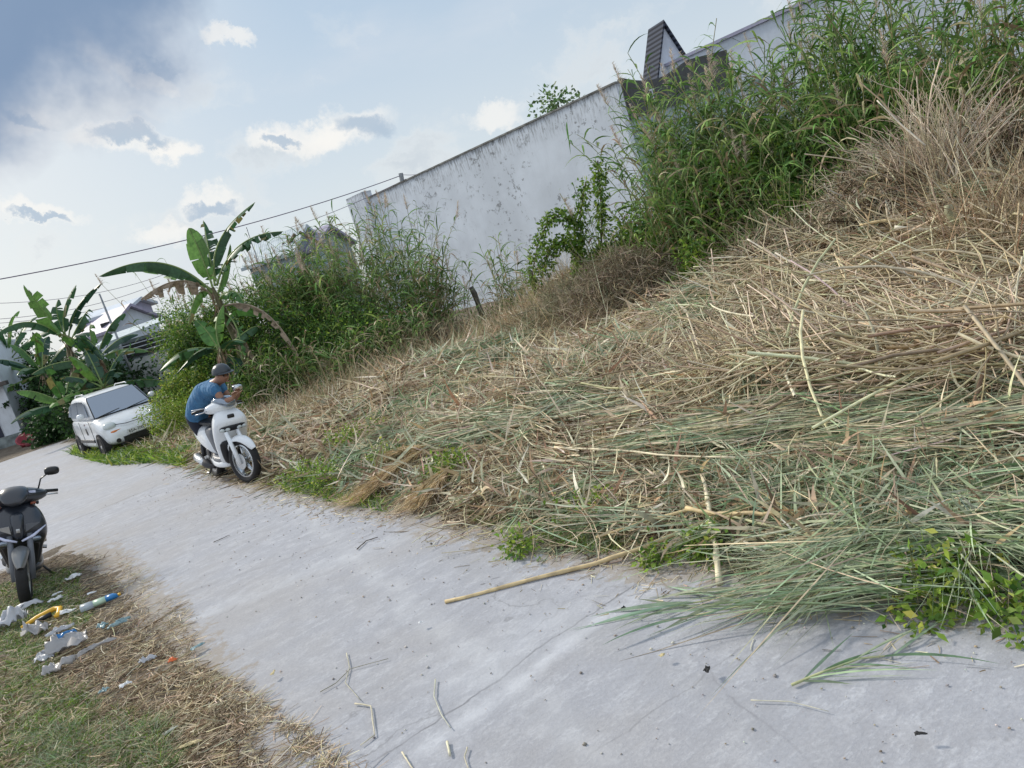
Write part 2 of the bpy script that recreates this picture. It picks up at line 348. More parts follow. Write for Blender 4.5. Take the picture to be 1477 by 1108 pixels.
class SB:
    def __init__(s): s.v = []; s.f = []; s.c = []; s.n = 0
    def add(s, t):
        v, f, c = t; s.v.append(v); s.f.append(f+s.n); s.c.append(c); s.n += len(v)
    def build(s, name, mat, parent=None): return mk(name, np.concatenate(s.v), np.concatenate(s.f), mat, parent, np.concatenate(s.c))
def pal(n, cols, w=None, var=.16):
    if w is not None and len(w) != len(cols): w = None
    cols = np.array(cols); i = rng.choice(len(cols), n, p=None if w is None else np.array(w)/sum(w)); c = cols[i]
    return np.clip(c*(1+rng.normal(0, var, (n, 1)))*(1+rng.normal(0, .05, (n, 3))), .01, .95)
ST1, ST2, ST3, STB, STD = (.70, .62, .47), (.56, .47, .33), (.43, .34, .22), (.27, .19, .12), (.13, .09, .055)
GG1, GG2, GG3 = (.29, .36, .23), (.40, .45, .31), (.17, .24, .12)
exec_debris = True
def inview(x, y, z=0, m=60):
    p = np.stack([x, y, np.broadcast_to(z, x.shape)-CH], -1); w = p@f_; px = 738.5+FPX*(p@R_)/w; py = 554-FPX*(p@U_)/w
    return (w > .3) & (px > -m) & (px < 1477+m) & (py < 1108+m) & (py > -m), px, py
def scatter(n, s0, s1, u0_, u1, pw=1.5, dref=3.5):
    xs_, ys_ = [], []
    got = 0
    while got < n:
        s = rng.uniform(s0, s1, n); u = rng.uniform(u0_, u1, n); t = np.interp(s, TES, TET)+u
        x = DR[0]*s+NR[0]*t; y = DR[1]*s+NR[1]*t; d = np.hypot(x, y)
        ok = inview(x, y)[0] & (rng.random(n) < np.minimum(1, (dref/d)**pw))
        xs_.append(x[ok]); ys_.append(y[ok]); got += ok.sum()
    return np.concatenate(xs_)[:n], np.concatenate(ys_)[:n]
def dirs(ang_, el=0): el = el+0*ang_; return np.stack([np.cos(ang_)*np.cos(el), np.sin(ang_)*np.cos(el), np.sin(el)], -1)
def sdirs(n):
    p_ = rng.uniform(0, 6.28, n); D = np.stack([np.cos(p_), .8*np.sin(p_), .55*np.sin(p_)*rng.uniform(.1, 1.3, n)], -1)+rng.normal(0, .12, (n, 3)); return unit(D)
def zone(x, y):
    """0..1 greenness of the cut material, from slow noise and position"""
    s = x*DR[0]+y*DR[1]; u = x*NR[0]+y*NR[1]-np.interp(s, TES, TET)
    g = fbm(x*.8+3, y*.8, 3, 21)
    g = g-.05+.36*np.exp(-((x-2.0)**2+(y-4.2)**2)/1.5**2)-.22*np.exp(-((x-4.5)**2+(y-7.2)**2)/2.0**2)
    return sst(g, .42, .66), u, s
# --- fine cut-grass litter (uncountable)
def litter(n, s0, s1, a, b, Lr, Wr, thick, pw, name_cols, align=.5, K=3, dref=3.5, scr=False):
    x, y = scatter(n, s0, s1, a, b, pw, dref); gz_, u, s = zone(x, y)
    d = np.hypot(x, y); k = np.clip((d/4.5), 1, 3.0)**.75
    base_ang = ang+math.pi*0.9*(fbm(x*.5, y*.5, 2, 31)-.5)*2
    al = base_ang+rng.normal(0, 1, len(x))*(1.6*(1-align)+.15)+np.where(rng.random(len(x)) < .5, math.pi, 0)
    ln = rng.uniform(*Lr, len(x))*np.clip(k, 1, 1.5); wd = rng.uniform(*Wr, len(x))*k
    th = thick*sst(u, -.2, 1.0)*rng.random(len(x))
    keep = rng.random(len(x)) < sst(u+(fbm(x*3, y*3, 3, 4)-.5)*.9, -.12, .5)
    P = np.stack([x, y, hgt(x, y)+th+.004], -1); D = sdirs(len(x)) if scr else dirs(al, rng.normal(.0, .13, len(x)))
    bend = rng.normal(0, .22, (len(x), 3))*[1, 1, .25]; bend[:, 2] -= .05
    gr = rng.random(len(x)) < gz_*.6
    c = np.where(gr[:, None], pal(len(x), [GG1, GG2, GG3], [3, 3, 1.5]), pal(len(x), name_cols[0], name_cols[1]))
    q = keep
    return ribbons(P[q]-D[q]*ln[q, None]*.5, D[q], ln[q], wd[q], bend[q], K, c[q], 'leaf', z_of=.003+th[q]*.9, roll=.7)
DRY = ([ST1, ST2, ST3, STB, STD], [3, 4, 3, 2, 1]); OLD_SHADE = ([ST2, ST3, STB, STD, (.07, .05, .035)], [1, 2, 3, 3, 2.5])  # older brown lower straw, darkened further to paint shade into the gaps
sb = SB()
sb.add(litter(70000, -.5, 12, -.35, 5, (.08, .34), (.003, .009), .07, 1.5, OLD_SHADE, .1)); sb.add(litter(30000, -.5, 12, .0, 5, (.08, .30), (.003, .009), .14, 1.5, DRY, .0, scr=True))
sb.add(litter(44000, 0, 26, .3, 11, (.2, .6), (.005, .013), .10, 1.0, OLD_SHADE, .2)); sb.add(litter(12000, 0, 26, .3, 11, (.2, .7), (.005, .012), .20, 1.0, DRY, .1, scr=True))
sb.add(litter(26000, 8, 26, .0, 8, (.2, .6), (.008, .02), .16, .4, DRY, .3))
# short chaff hugging the road edge
x, y = scatter(16000, -.5, 14, -.55, .9, 1.3); n_ = len(x)
keep = rng.random(n_) < np.clip(sst(x*NR[0]+y*NR[1]-np.interp(x*DR[0]+y*DR[1], TES, TET)+(fbm(x*2.5, y*2.5, 3, 44)-.5)*1.0, -.35, .35), .03, 1); x, y = x[keep], y[keep]; n_ = len(x)
sb.add(ribbons(np.stack([x, y, np.maximum(hgt(x, y), 0)+.004], -1), dirs(rng.uniform(0, 6.28, n_), rng.normal(0, .1, n_)), rng.uniform(.02, .12, n_), rng.uniform(.002, .006, n_)*np.clip(np.hypot(x, y)/5, 1, 2), rng.normal(0, .1, (n_, 3))*[1, 1, .2], 2, pal(n_, *DRY), 'flat', roll=.8))
cg = sb.build('cut_grass', STRAW); tag(cg, 'thick carpet of cut dry and greying grass covering the bank', 'cut grass', kind='stuff')
# --- combed bundles of long reed leaves
sb = SB()
def bundle(cx, cy, a, n, spread, Lr, Wr, cols, w, fan=.12, thick=.12, z0=0., bendz=-.03):
    o = rng.normal(0, 1, (n, 2))*spread; al = a+rng.normal(0, fan, n); ca, sa = math.cos(a), math.sin(a)
    x = cx+o[:, 0]*ca-o[:, 1]*sa*.35; y = cy+o[:, 0]*sa+o[:, 1]*ca*.35
    ln = rng.uniform(*Lr, n); wd = rng.uniform(*Wr, n)*max(1, math.hypot(cx, cy)/5)**.6
    P = np.stack([x, y, hgt(x, y)+z0+rng.random(n)*thick], -1); D = dirs(al, rng.normal(.03, .07, n)); bend = rng.normal(0, .08, (n, 3)); bend[:, 2] = bendz+rng.normal(0, .04, n)
    return ribbons(P-D*ln[:, None]*.5, D, ln, wd, bend, 4, pal(n, cols, w), 'leaf', z_of=np.full(n, .01)+rng.random(n)*thick*.7, roll=.9)
GC = ([GG1, GG2, GG3, ST2], [3, 4, 1.5, 1.5]); DC = ([ST1, ST2, ST3, STB], [3, 4, 3, 2])
bx_, by_ = scatter(260, .5, 18, .6, 9, .9)
for k in range(len(bx_)):
    g_, u, s = zone(bx_[k:k+1], by_[k:k+1]); grn = rng.random() < .10+g_[0]*.75
    a0 = ang+(fbm(bx_[k]*.5, by_[k]*.5, 2, 31)-.5)*5+rng.normal(0, .9)
    sb.add(bundle(bx_[k], by_[k], a0, int(rng.integers(30, 80)), rng.uniform(.12, .3), (.25, .75), (.006, .015), *(GC if grn else DC), fan=rng.uniform(.15, .6), thick=rng.uniform(.08, .3)))
# the long band combed along the middle of the heap (picture 620..1477, ~600)
for px in range(640, 1500, 26):
    p = G(px, 604+10*math.sin(px*.02)+rng.normal(0, 7), .32); a0 = math.atan2(*(G(px+40, 600, .3)-G(px-40, 610, .3))[[1, 0]])
    sb.add(bundle(p[0], p[1], a0+rng.normal(0, .16), 55, .16, (.35, 1.0), (.006, .014), [GG1, GG2, ST2, ST1], [2.5, 3, 2.5, 3], fan=.2, thick=.12, z0=.10))
for px, py, n in [(760, 520, 9), (930, 480, 8), (1050, 560, 9), (860, 430, 10), (1180, 460, 8), (820, 700, 5), (1300, 700, 10), (1200, 780, 8), (1400, 760, 8), (1100, 700, 6)]:
    for k in range(n):
        p = G(px+rng.normal(0, 45), py+rng.normal(0, 22), .2); grn = py > 690 or rng.random() < .3
        sb.add(bundle(p[0], p[1], rng.uniform(0, 6.28) if py > 650 else ang+2.2+rng.normal(0, .4), 60, .18, (.4, 1.0), (.004, .011), *(GC if grn else DC), fan=.2, thick=.15, z0=.04))
x, y = scatter(44000, -.2, 20, .15, 9, 1.1); n_ = len(x); k_ = np.clip(np.hypot(x, y)/5, 1, 2.2)
P = np.stack([x, y, hgt(x, y)+rng.random(n_)*.14+.02], -1); bd = rng.normal(0, .45, (n_, 3))*[1, 1, .5]; grn_ = rng.random(n_) < zone(x, y)[0]*.6
sb.add(ribbons(P, sdirs(n_), rng.uniform(.05, .28, n_)*k_**.5, rng.uniform(.008, .024, n_)*k_**.6, bd, 4, np.where(grn_[:, None], pal(n_, [GG1, GG2, GG3]), pal(n_, [ST1, ST2, ST3, STB, STD, (.50, .33, .21), (.80, .74, .60)], [3, 3, 2.5, 2.5, 2, 1.2, 1.2])), 'leaf', z_of=rng.random(n_)*.06+.01, roll=1.2))
# broken husks standing half up out of the mat
x, y = scatter(5200, 0, 18, .3, 9, 1.1); n_ = len(x); k_ = np.clip(np.hypot(x, y)/5, 1, 2)
sb.add(ribbons(np.stack([x, y, hgt(x, y)+rng.random(n_)*.08+.03], -1), dirs(rng.uniform(0, 6.28, n_), rng.uniform(.1, 1.1, n_)), rng.uniform(.12, .38, n_)*k_**.4, rng.uniform(.014, .038, n_)*k_**.4, rng.normal(0, .35, (n_, 3))-[0, 0, .25], 5, pal(n_, [(.78, .72, .56), (.62, .54, .38), (.48, .33, .22), (.40, .42, .30)], [2, 3, 2, 1.5]), 'leaf', roll=1.2))
rl = sb.build('reed_leaves', STRAW); tag(rl, 'combed bands of long cut reed leaves, straw and grey green', 'cut reeds', kind='stuff')
# --- pale cane stalks on the heap, right hand side
sb = SB()
def drape(px, py):
    d = f_[None]+(px[:, None]-738.5)/FPX*R_[None]-(py[:, None]-554)/FPX*U_[None]; z = np.full(len(px), .1)
    for _ in range(14):
        P = np.array([0, 0, CH])+d*((z-CH)/d[:, 2])[:, None]; z = .5*z+.5*hgt(P[:, 0], P[:, 1])
    P[:, 2] = hgt(P[:, 0], P[:, 1]); return P
def heap(n, px0, px1, py0, py1, Lr, rr, zr, cols, flatn=.16):
    px = rng.uniform(px0, px1, n); py = rng.uniform(py0, py1, n); P = drape(px, py); P[:, 2] += rng.uniform(*zr, n); ln = rng.uniform(*Lr, n); D = sdirs(n)
    A = P-D*ln[:, None]/2; B = P+D*ln[:, None]/2
    for Q in (A, B): Q[:, 2] = np.maximum(Q[:, 2], hgt(Q[:, 0], Q[:, 1])+.015)
    return canes(A, B, rng.uniform(*rr, n)*np.where(rng.random(n) < .2, 1.25, .75), rng.normal(0, .055, (n, 3)), 4, pal(n, *cols))
CC = ([(.66, .58, .42), (.55, .46, .31), (.42, .34, .22), (.28, .21, .14)], [3, 4, 3, 1.5])
sb.add(heap(1500, 1010, 1500, 400, 590, (.3, 1.3), (.003, .008), (.04, .32), CC))
sb.add(heap(420, 1100, 1500, 380, 600, (.6, 1.7), (.005, .011), (.15, .36), CC))
sb.add(heap(900, 700, 1120, 400, 600, (.3, 1.1), (.003, .007), (.02, .25), CC))
sb.add(heap(700, 430, 800, 470, 640, (.3, 1.0), (.004, .008), (.02, .2), CC))
sb.add(heap(700, 640, 1490, 600, 800, (.15, .6), (.002, .005), (.02, .14), CC, .08))
rr_ = (.002, .005)
n_ = 90; A_ = drape(rng.uniform(1060, 1500, n_), rng.uniform(330, 590, n_)); A_[:, 2] += rng.uniform(.1, .4, n_); D_ = sdirs(n_)*rng.uniform(.35, .95, n_)[:, None]; B_ = A_+D_; A_ = A_-D_*.5
for Q_ in (A_, B_): Q_[:, 2] = np.maximum(Q_[:, 2], hgt(Q_[:, 0], Q_[:, 1])+.03)
sb.add(canes(A_, B_, rng.uniform(.007, .013, n_), rng.normal(0, .07, (n_, 3)), 5, pal(n_, [(.74, .66, .48), (.62, .52, .34), (.50, .46, .30)]), 6))
tag(sb.build('cane_stalks', WOODY), 'heap of broken pale cane stalks lying criss-cross on the bank', 'cane stalks', kind='stuff')
# --- broken upright straw at the back edge of the heap
sb = SB()
def upright(n, pts, Hr, spread, lean, cols, Wr=(.006, .014)):
    i = rng.integers(0, len(pts), n); P = np.array([G(*pts[k], .3) for k in i]); P[:, :2] += rng.normal(0, spread, (n, 2)); P[:, 2] = hgt(P[:, 0], P[:, 1])
    D = unit(np.stack([rng.normal(lean[0], .5, n), rng.normal(lean[1], .5, n), np.full(n, 1.)], -1)); ln = rng.uniform(*Hr, n)
    return ribbons(P, D, ln, rng.uniform(*Wr, n), rng.normal(0, .25, (n, 3))+[0, 0, -.25], 4, pal(n, *cols), 'grass', roll=1)
sb.add(upright(5000, [(780, 470), (820, 440), (860, 430), (900, 410), (940, 410), (850, 470), (1000, 400)], (.4, 1.3), .55, (.25, -.3), DC))
sb.add(upright(3600, [(430, 590), (480, 570), (530, 550), (580, 530), (640, 515), (700, 500), (740, 480)], (.3, 1.0), .6, (.1, -.1), ([ST2, ST3, STB, GG3], [3, 3, 2, 2])))
sb.add(upright(6000, [(1210, 330), (1270, 350), (1330, 330), (1400, 320), (1460, 330), (1480, 400), (1150, 390)], (.4, 1.6), .5, (-.3, -.2), ([ST2, ST3, STB, ST1], [3, 4, 3, 1])))
tag(sb.build('dry_straw', STRAW), 'leaning broken dry straw along the back of the heap', 'dry straw', kind='stuff')
# ================================================================ buildings
def wallmat(name, base, stain=1.0, mild=(.07, .07, .065), bump=.15, seed=0):
    m = MT(name, .8, spec=.25); v = m.coord(); vz = m.coord((1.6, 1.6, .28), (0, 0, 0)); m1 = m.noise(vz, 2.6, 8, .72); m2 = m.noise(v, .55, 5, .6); m3 = m.noise(v, 4.5, 8, .72); m4 = m.noise(vz, 9, 6, .7)
    c = m.mix(m.mr(m2, .35, .68), base, tuple(q*.84 for q in base)); c = m.mix(m.mr(m1, .45, .75, 0, .6), c, tuple(q*.88 for q in base))
    k = m.math('MULTIPLY', m.mr(m3, .56, .62), m.mr(m.noise(v, .45, 3), .45, .56)); c = m.mix(m.math('MULTIPLY', k, .62*stain), c, mild)
    tc = m.n('ShaderNodeTexCoord'); sp = m.n('ShaderNodeSeparateXYZ'); m.l(tc.outputs['Object'], sp.inputs[0])
    top = m.mr(sp.outputs[2], -1.0, -.02); k2 = m.math('MULTIPLY', top, m.mr(m4, .45, .68)); c = m.mix(m.math('MULTIPLY', k2, .8*stain), c, mild)
    t3 = m.mr(sp.outputs[2], -.16, -.03); c = m.mix(m.math('MULTIPLY', m.math('MULTIPLY', t3, m.mr(m3, .3, .6)), .5*stain), c, mild)
    m.color(c); m.bump(m.noise(v, 25, 5), bump, .01); return m.m
WHITEW = wallmat('weathered_white_wall', (.74, .80, .88), .95); TEALW = wallmat('pale_teal_wall', (.38, .47, .52), .5); DKBAND = wallmat('mouldy_concrete', (.10, .11, .12), .8)
CLEANW = wallmat('clean_white_wall', (.62, .68, .76), .15); LILAC = wallmat('lilac_wall', (.42, .42, .55), .2)
DARK = plain('dark_opening', (.012, .014, .018), .5, 0, .2); STEEL = plain('grey_steel', (.25, .27, .29), .45, .6, .2); RUST = plain('old_wood', (.12, .09, .065), .85, 0, .3, 9, .4)
BLACKP = plain('black_plastic', (.012, .013, .015), .38, 0, .15); RUBBER = plain('rubber', (.014, .014, .015), .75, 0, .2, 20, .2)
def wq(s, t, z, ds, dt, dz): return boxg((0, 0, z), (ds, dt, dz))   # unused placement helper kept simple
RZ = math.atan2(DR[1], DR[0])                      # local x runs along the road, local y to its right... (-n)
def slab(name, s0, s1, t0, t1, z0, z1, mat, parent=None, zref=None):
    """a box aligned with the road, origin at its top so the mould hugs the top edge"""
    c = W((s0+s1)/2, (t0+t1)/2); z = z1
    g = boxg((0, 0, (z0-z1)/2), (abs(s1-s0), abs(t1-t0), z1-z0))
    o = mk(name, g[0], g[1], mat, parent); o.location = (c[0], c[1], z); o.rotation_euler = (0, 0, RZ); return o
def st(p): return p[0]*DR[0]+p[1]*DR[1], p[0]*NR[0]+p[1]*NR[1]
sA = st((-4.84, 37.44))[0]; sA2 = st((-3.9, 36.38))[0]; sB = st((5.85, 25.37))[0]
def empty_at(name, label, cat, p=(0, 0, 0), group=None): return thing(name, label, cat, p, 0, group)
w = thing('boundary_wall', 'long high white boundary wall streaked with black mould behind the weeds', 'wall')
slab('wall_face', sB, sA2, 21.2, 21.45, -.3, 5.9, WHITEW, w); slab('coping', sB-.02, sA2, 21.16, 21.49, 5.902, 5.96, plain('mossy_coping', (.20, .20, .19), .9, 0, .5, 3), w)
slab('end_pillar', sA2+.004, sA, 21.0, 21.5, -.3, 6.25, WHITEW, w)
# return wall and old terrace house right of it
hs = thing('terrace_house', 'old house with mouldy dark parapet and white railing beside the wall end', 'house')
pA = np.array([6.1, 25.9]); pB = np.array([9.35, 25.1])
def seg(name, a, b, z0, z1, th, mat, parent, off=0, step=0):
    a = np.array(a, float); b = np.array(b, float); d = b-a; Ln = np.linalg.norm(d); c = (a+b)/2
    g = boxg((0, 0, (z0-z1)/2), (Ln, th, z1-z0)); o = mk(name, g[0], g[1], mat, parent); nrm = np.array([d[1], -d[0]])/Ln
    o.location = (c[0]+nrm[0]*off, c[1]+nrm[1]*off, z1); o.rotation_euler = (0, 0, math.atan2(d[1], d[0])); return o
seg('wall', pA, pB, -.3, 4.75, .3, TEALW, hs)
# swept parapet: a curved dark band
mb = MB(); nn = 14
P = [pA+(pB-pA)*k/nn for k in range(nn+1)]; zt = [6.1-.32*math.sin(math.pi*min(1, k/nn*1.6))-.25*(k/nn) for k in range(nn+1)]
vv = []; 
for k in range(nn+1):
    for dy in (-.2, .2):
        for z in (4.752, zt[k]): vv.append((P[k][0], P[k][1]+dy, z))
ff = []
for k in range(nn):
    a = k*4; b = a+4; ff += [(a, b, b+1, a+1), (a+2, a+3, b+3, b+2), (a+1, b+1, b+3, a+3), (a, a+2, b+2, b)]
ff += [(0, 1, 3, 2), (nn*4, nn*4+2, nn*4+3, nn*4+1)]
mk('parapet', vv, ff, DKBAND, hs)
wn_ = mk('window', *boxg((7.35, 25.6, 5.0), (1.0, .1, .8)), DARK, hs)
mb = MB()
for k in range(6): mb.add(*boxg((6.95+k*.16, 25.5, 5.0), (.035, .035, .8)))
mb.add(*boxg((7.35, 25.5, 4.58), (1.0, .05, .05))); mb.add(*boxg((7.35, 25.5, 5.42), (1.0, .05, .05)))
mb.build('railing', CLEANW, wn_)
seg('side_wall', pA, (6.6, 31), -.3, 4.75, .3, TEALW, hs)
# gabled house behind
TILE = MT('slate_tiles', .85, spec=.2); v = TILE.coord(); bk = TILE.n('ShaderNodeTexWave'); TILE.l(TILE.coord((1, 1, 1)), bk.inputs[0]); bk.bands_direction = 'Z'; bk.inputs['Scale'].default_value = 1.6; bk.inputs['Distortion'].default_value = .1
TILE.color(TILE.mix(TILE.mr(bk.outputs['Color'], .2, .8), (.018, .022, .032), (.07, .08, .11))); TILE = TILE.m
gh = thing('gable_house', 'white gabled house with slate roof peeking above the terrace parapet', 'house')
pk = V(970, 42, 34); el_ = V(930, 112, 34); er_ = V(1003, 92, 34)
def gable(parent, cx, cy, rz, w2, dep, zeave, zpk, ov=.25, wall=CLEANW, roof=TILE):
    ca, sa = math.cos(rz), math.sin(rz)
    def T(x, y, z): return (cx+x*ca-y*sa, cy+x*sa+y*ca, z)
    v = [T(x, y, z) for y in (0, dep) for x, z in ((-w2, -.3), (w2, -.3), (w2, zeave), (0, zpk), (-w2, zeave))]
    mk('wall', v, [(0, 1, 2, 3, 4), (9, 8, 7, 6, 5), (0, 4, 9, 5), (1, 6, 7, 2), (4, 3, 8, 9), (3, 2, 7, 8)], wall, parent)
    sl = (zpk-zeave)/w2
    for sx in (-1, 1):
        v = []
        for y in (-ov, dep+ov):
            for xx, dz in ((0, .03), (w2+ov, .03-sl*ov-0), (w2+ov, .20-sl*ov), (0, .20)):
                v.append(T(sx*xx, y, (zpk if xx == 0 else zeave)+dz))
        mk('roof', v, [(0, 1, 2, 3), (7, 6, 5, 4), (0, 4, 5, 1), (3, 2, 6, 7), (1, 5, 6, 2), (0, 3, 7, 4)], roof, parent)
gable(gh, (el_[0]+er_[0])/2+.15, 34, rad(24), .95, .8, 6.95, 8.95, .15)
mk('window', *boxg((pk[0]+.75, 33.3, 7.0), (.7, .15, .5), rad(28)), DARK, gh)
# big white hall at the right
wh = thing('white_hall', 'large plain white hall whose roofline climbs to the upper right', 'building')
q0 = V(962, 100, 33.9); s_, t_ = st(q0); s2, t2 = st(V(1160, 3, 29.28))
slab('wall', s_+.3, s2-26, 30, 38, -.3, 7.3, CLEANW, wh); slab('roof_edge', s_+.4, s2-26.1, 29.9, 38.1, 7.303, 7.42, LILAC, wh)
mk('window', *boxg((q0[0]+1.1, q0[1]-1.9, 6.4), (.6, .3, .45), RZ), DARK, wh)
ac = thing('vent_panel', 'small pale panel with zigzag mark on the white hall above the reeds', 'panel')
pz = V(1090, 125, 27.5); 
mk('board', *boxg((pz[0], pz[1], pz[2]), (.75, .06, .6), RZ), TEALW, ac); mk('zigzag', *tubeg([(pz[0]-.28*DR[0]*k-.05, pz[1]-.28*DR[1]*k-.08, pz[2]+(.1 if k % 2 else -.05)) for k in (-1, -.33, .33, 1)], .02, 5), STEEL, ac)
# left white shop at the road bend
sh = thing('corner_shop', 'white roadside building with blue sign at the left edge of the road', 'building')
c0 = G(37, 637); back = np.array([-.30, .95]); lf = np.array([-.93, -.37])
cx_, cy_ = c0[0], c0[1]
def poly_box(name, pts, z0, z1, mat, parent):
    n = len(pts); v = [(p[0], p[1], z0) for p in pts]+[(p[0], p[1], z1) for p in pts]
    f = [tuple(range(n))[::-1], tuple(range(n, 2*n))]+[(i, (i+1) % n, n+(i+1) % n, n+i) for i in range(n)]; return mk(name, v, f, mat, parent)
fr = np.array([.45, -.89]); 
P0 = np.array([cx_, cy_]); 
poly_box('wall', [P0, P0-lf*0+fr*0+lf*6, P0+lf*6+back*5, P0+back*5], 0.45, 4.4, wallmat('bright_white_wall', (.80, .84, .90), .1), sh)
poly_box('plinth', [P0-lf*.05-back*.05, P0+lf*6-back*.05, P0+lf*6+back*5, P0+back*5-lf*.05], -.1, .448, plain('stained_plinth', (.20, .23, .23), .9, 0, .5, 3, .4), sh)
poly_box('ledge', [P0-lf*.25-back*.4, P0+lf*6-back*.4, P0+lf*6-back*.002, P0-lf*.25-back*.002], 2.45, 2.62, plain('brown_ledge', (.10, .085, .08), .7), sh)
SIGN = plain('blue_sign', (.02, .07, .38), .4); a0 = P0+lf*.78-back*.08
poly_box('sign', [a0, a0+lf*2.2, a0+lf*2.2+back*.06, a0+back*.06], 1.55, 2.25, SIGN, sh)
poly_box('door', [P0+lf*.62-back*.06, P0+lf*3.2-back*.06, P0+lf*3.2-back*.01, P0+lf*.62-back*.01], .46, 1.4, plain('navy_shutter', (.02, .025, .05), .5), sh)
# red basin at its corner
bs = thing('plastic_basin', 'faded red plastic basin lying at the corner of the white building', 'basin', tuple(G(46, 641)))
rg = [[(r*math.cos(a), r*math.sin(a), z) for a in np.linspace(0, 2*math.pi, 20, endpoint=False)] for r, z in ((.32, .0), (.42, .3), (.46, .31), (.46, .33), (.40, .31), (.30, .03))]
quick('bowl', loftg(rg), plain('red_plastic', (.28, .03, .045), .5), bs, smooth=True).rotation_euler = (rad(25), rad(14), 0)
tag(quick('spare_tyre', loftg([[(.26*math.cos(a)*1+r*math.cos(a), (.26+r)*math.sin(a), z) for a in np.linspace(0, 2*math.pi, 20, endpoint=False)] for r, z in ((0, .0), (.1, .02), (.12, .1), (.1, .18), (0, .2), (-.02, .1), (0, 0))]), plain('red_rubber', (.18, .03, .04), .7), None, smooth=True), 'small dull red ring lying just right of the faded red basin', 'ring').location = G(54, 640)
# teal shed behind the car
sd_ = thing('teal_shed', 'pale teal shed with dark barred window behind the white car', 'shed')
p1 = V(160, 500, 31)[:2]; p2 = p1+np.array([3.0, .9]); bk_ = np.array([-1.5, 4.])
poly_box('wall', [p1, p2, p2+bk_, p1+bk_], -.3, 2.75, TEALW, sd_)
o = poly_box('window', [p1+[.4, .07], p1+[2.0, .6], p1+[2.0, .7], p1+[.4, .17]], 2.05, 2.62, DARK, sd_); o.location.y = -.12
for k in range(3):
    g = tubeg([(p1[0]+.4, p1[1]-.1, 2.2+k*.17), (p1[0]+2.0, p1[1]+.43, 2.2+k*.17)], .02, 5); mk('bar', g[0], g[1], CLEANW, o)
poly_box('door', [p1+[.45, .07], p1+[1.8, .52], p1+[1.8, .56], p1+[.45, .11]], -.1, 1.95, plain('cream_door', (.42, .45, .45), .6), sd_).location.y = -.1
CORR = MT('corrugated_sheet', .5); vw = CORR.n('ShaderNodeTexWave'); CORR.l(CORR.coord(), vw.inputs[0]); vw.inputs['Scale'].default_value = 2.4; CORR.color(CORR.mix(CORR.mr(CORR.noise(CORR.coord(), 2, 5), .4, .65), (.50, .57, .60), (.34, .40, .43))); CORR.bump(vw.outputs['Color'], .25, .02); CORR = CORR.m
rf_ = poly_box('roof', [p1+[-.45, -.5], p2+[.3, -.5], p2+bk_+[.3, .3], p1+bk_+[-.45, .3]], 2.78, 2.88, CORR, sd_)
for vtx in rf_.data.vertices:
    k = (vtx.co.x-p1[0])/3; vtx.co.z += .25*max(0, k)+.10*(vtx.co.y-p1[1])
# distant roofs
def house(name, label, x0, y0, Y, w2, dep, ze, zp, rz, wallm, roofm, cat='house'):
    h = thing(name, label, cat); gable(h, V(x0, y0, Y)[0], Y, rz, w2, dep, ze, zp, .3, wallm, roofm); return h
PURP = plain('lilac_roof', (.30, .28, .38), .6, 0, .15)
zz = lambda x, y, Y: V(x, y, Y)[2]
h1 = house('far_house', 'small lilac roofed house glimpsed between the banana plants', 192, 462, 44, 1.5, 3, zz(158, 478, 44), zz(158, 452, 44), rad(60), CLEANW, PURP)
mk('window', *boxg((V(150, 470, 43)[0], 43.2, zz(150, 474, 43)), (.5, .1, .6)), DARK, h1)
h2 = house('far_block', 'narrow blue white house top right of the lilac roof', 204, 448, 46, 1.1, 3, zz(190, 446, 46), zz(190, 437, 46), rad(80), LILAC, CLEANW)
h3 = house('ribbed_roof_house', 'house with pale ribbed roof just behind the tall banana plant', 447, 360, 42, 2.0, 2.6, zz(385, 374, 42)-.2, zz(385, 346, 42), rad(75), TEALW, CORR)
h4 = house('lean_to_house', 'low house with grey roof and dark rafters left of the wall pillar', 478, 350, 43, 2.0, 3, zz(458, 362, 43), zz(458, 334, 43), rad(70), TEALW, PURP)
for (a, b) in (((432, 335), (480, 362)), ((408, 352), (440, 372)), ((410, 365), (425, 338))):
    g = tubeg([V(*a, 41), V(*b, 40.6)], .09, 6); mk('rafter', g[0], g[1], RUST, h4)
# poles and cables
def pole(label, a, b, Y, r, zbot=-.2, name='utility_pole', lean=None):
    t = V(*a, Y); bb = lean if lean is not None else (t[0], t[1]); o = thing(name, label, 'pole', (bb[0], bb[1], 0))
    g = tubeg([(0, 0, zbot), (t[0]-bb[0], t[1]-bb[1], t[2])], [r, r*.8], 8); mk('shaft', g[0], g[1], STEEL, o, smooth=True); return o
q = V(165, 470, 30); pole('thin grey pole standing beside the teal shed', (143, 424), (168, 475), 30, .05, lean=(V(168, 475, 30)[0], 30))
pole('thin grey aerial mast behind the tall banana plant', (355, 328), (362, 350), 40, .035)
tag(mk('wall_post', *tubeg([V(581, 266, 34.6), V(578, 250, 34.6)], .10, 7), STEEL), 'short grey post standing on top of the long white wall', 'post')
def cable(label, a, Ya, b, Yb, r, sag, group=None):
    A = V(*a, Ya); B = V(*b, Yb); pts = [A+(B-A)*k/16-np.array([0, 0, sag*4*(k/16)*(1-k/16)]) for k in range(17)]
    return tag(mk('power_cable', *tubeg(pts, r, 5), plain('cable', (.13, .10, .17), .6)), label, 'cable', group)
cable('thick power cable sagging from the left edge to the post on the wall', (-40, 410), 24, (579, 253), 34.6, .017, .35)
cable('thin wire running along the wall top past the short post', (420, 328), 36, (586, 258), 34.5, .011, .1)
cable('short wire from the wall post down towards the coping', (579, 252), 34.6, (625, 246), 33.5, .011, .08)
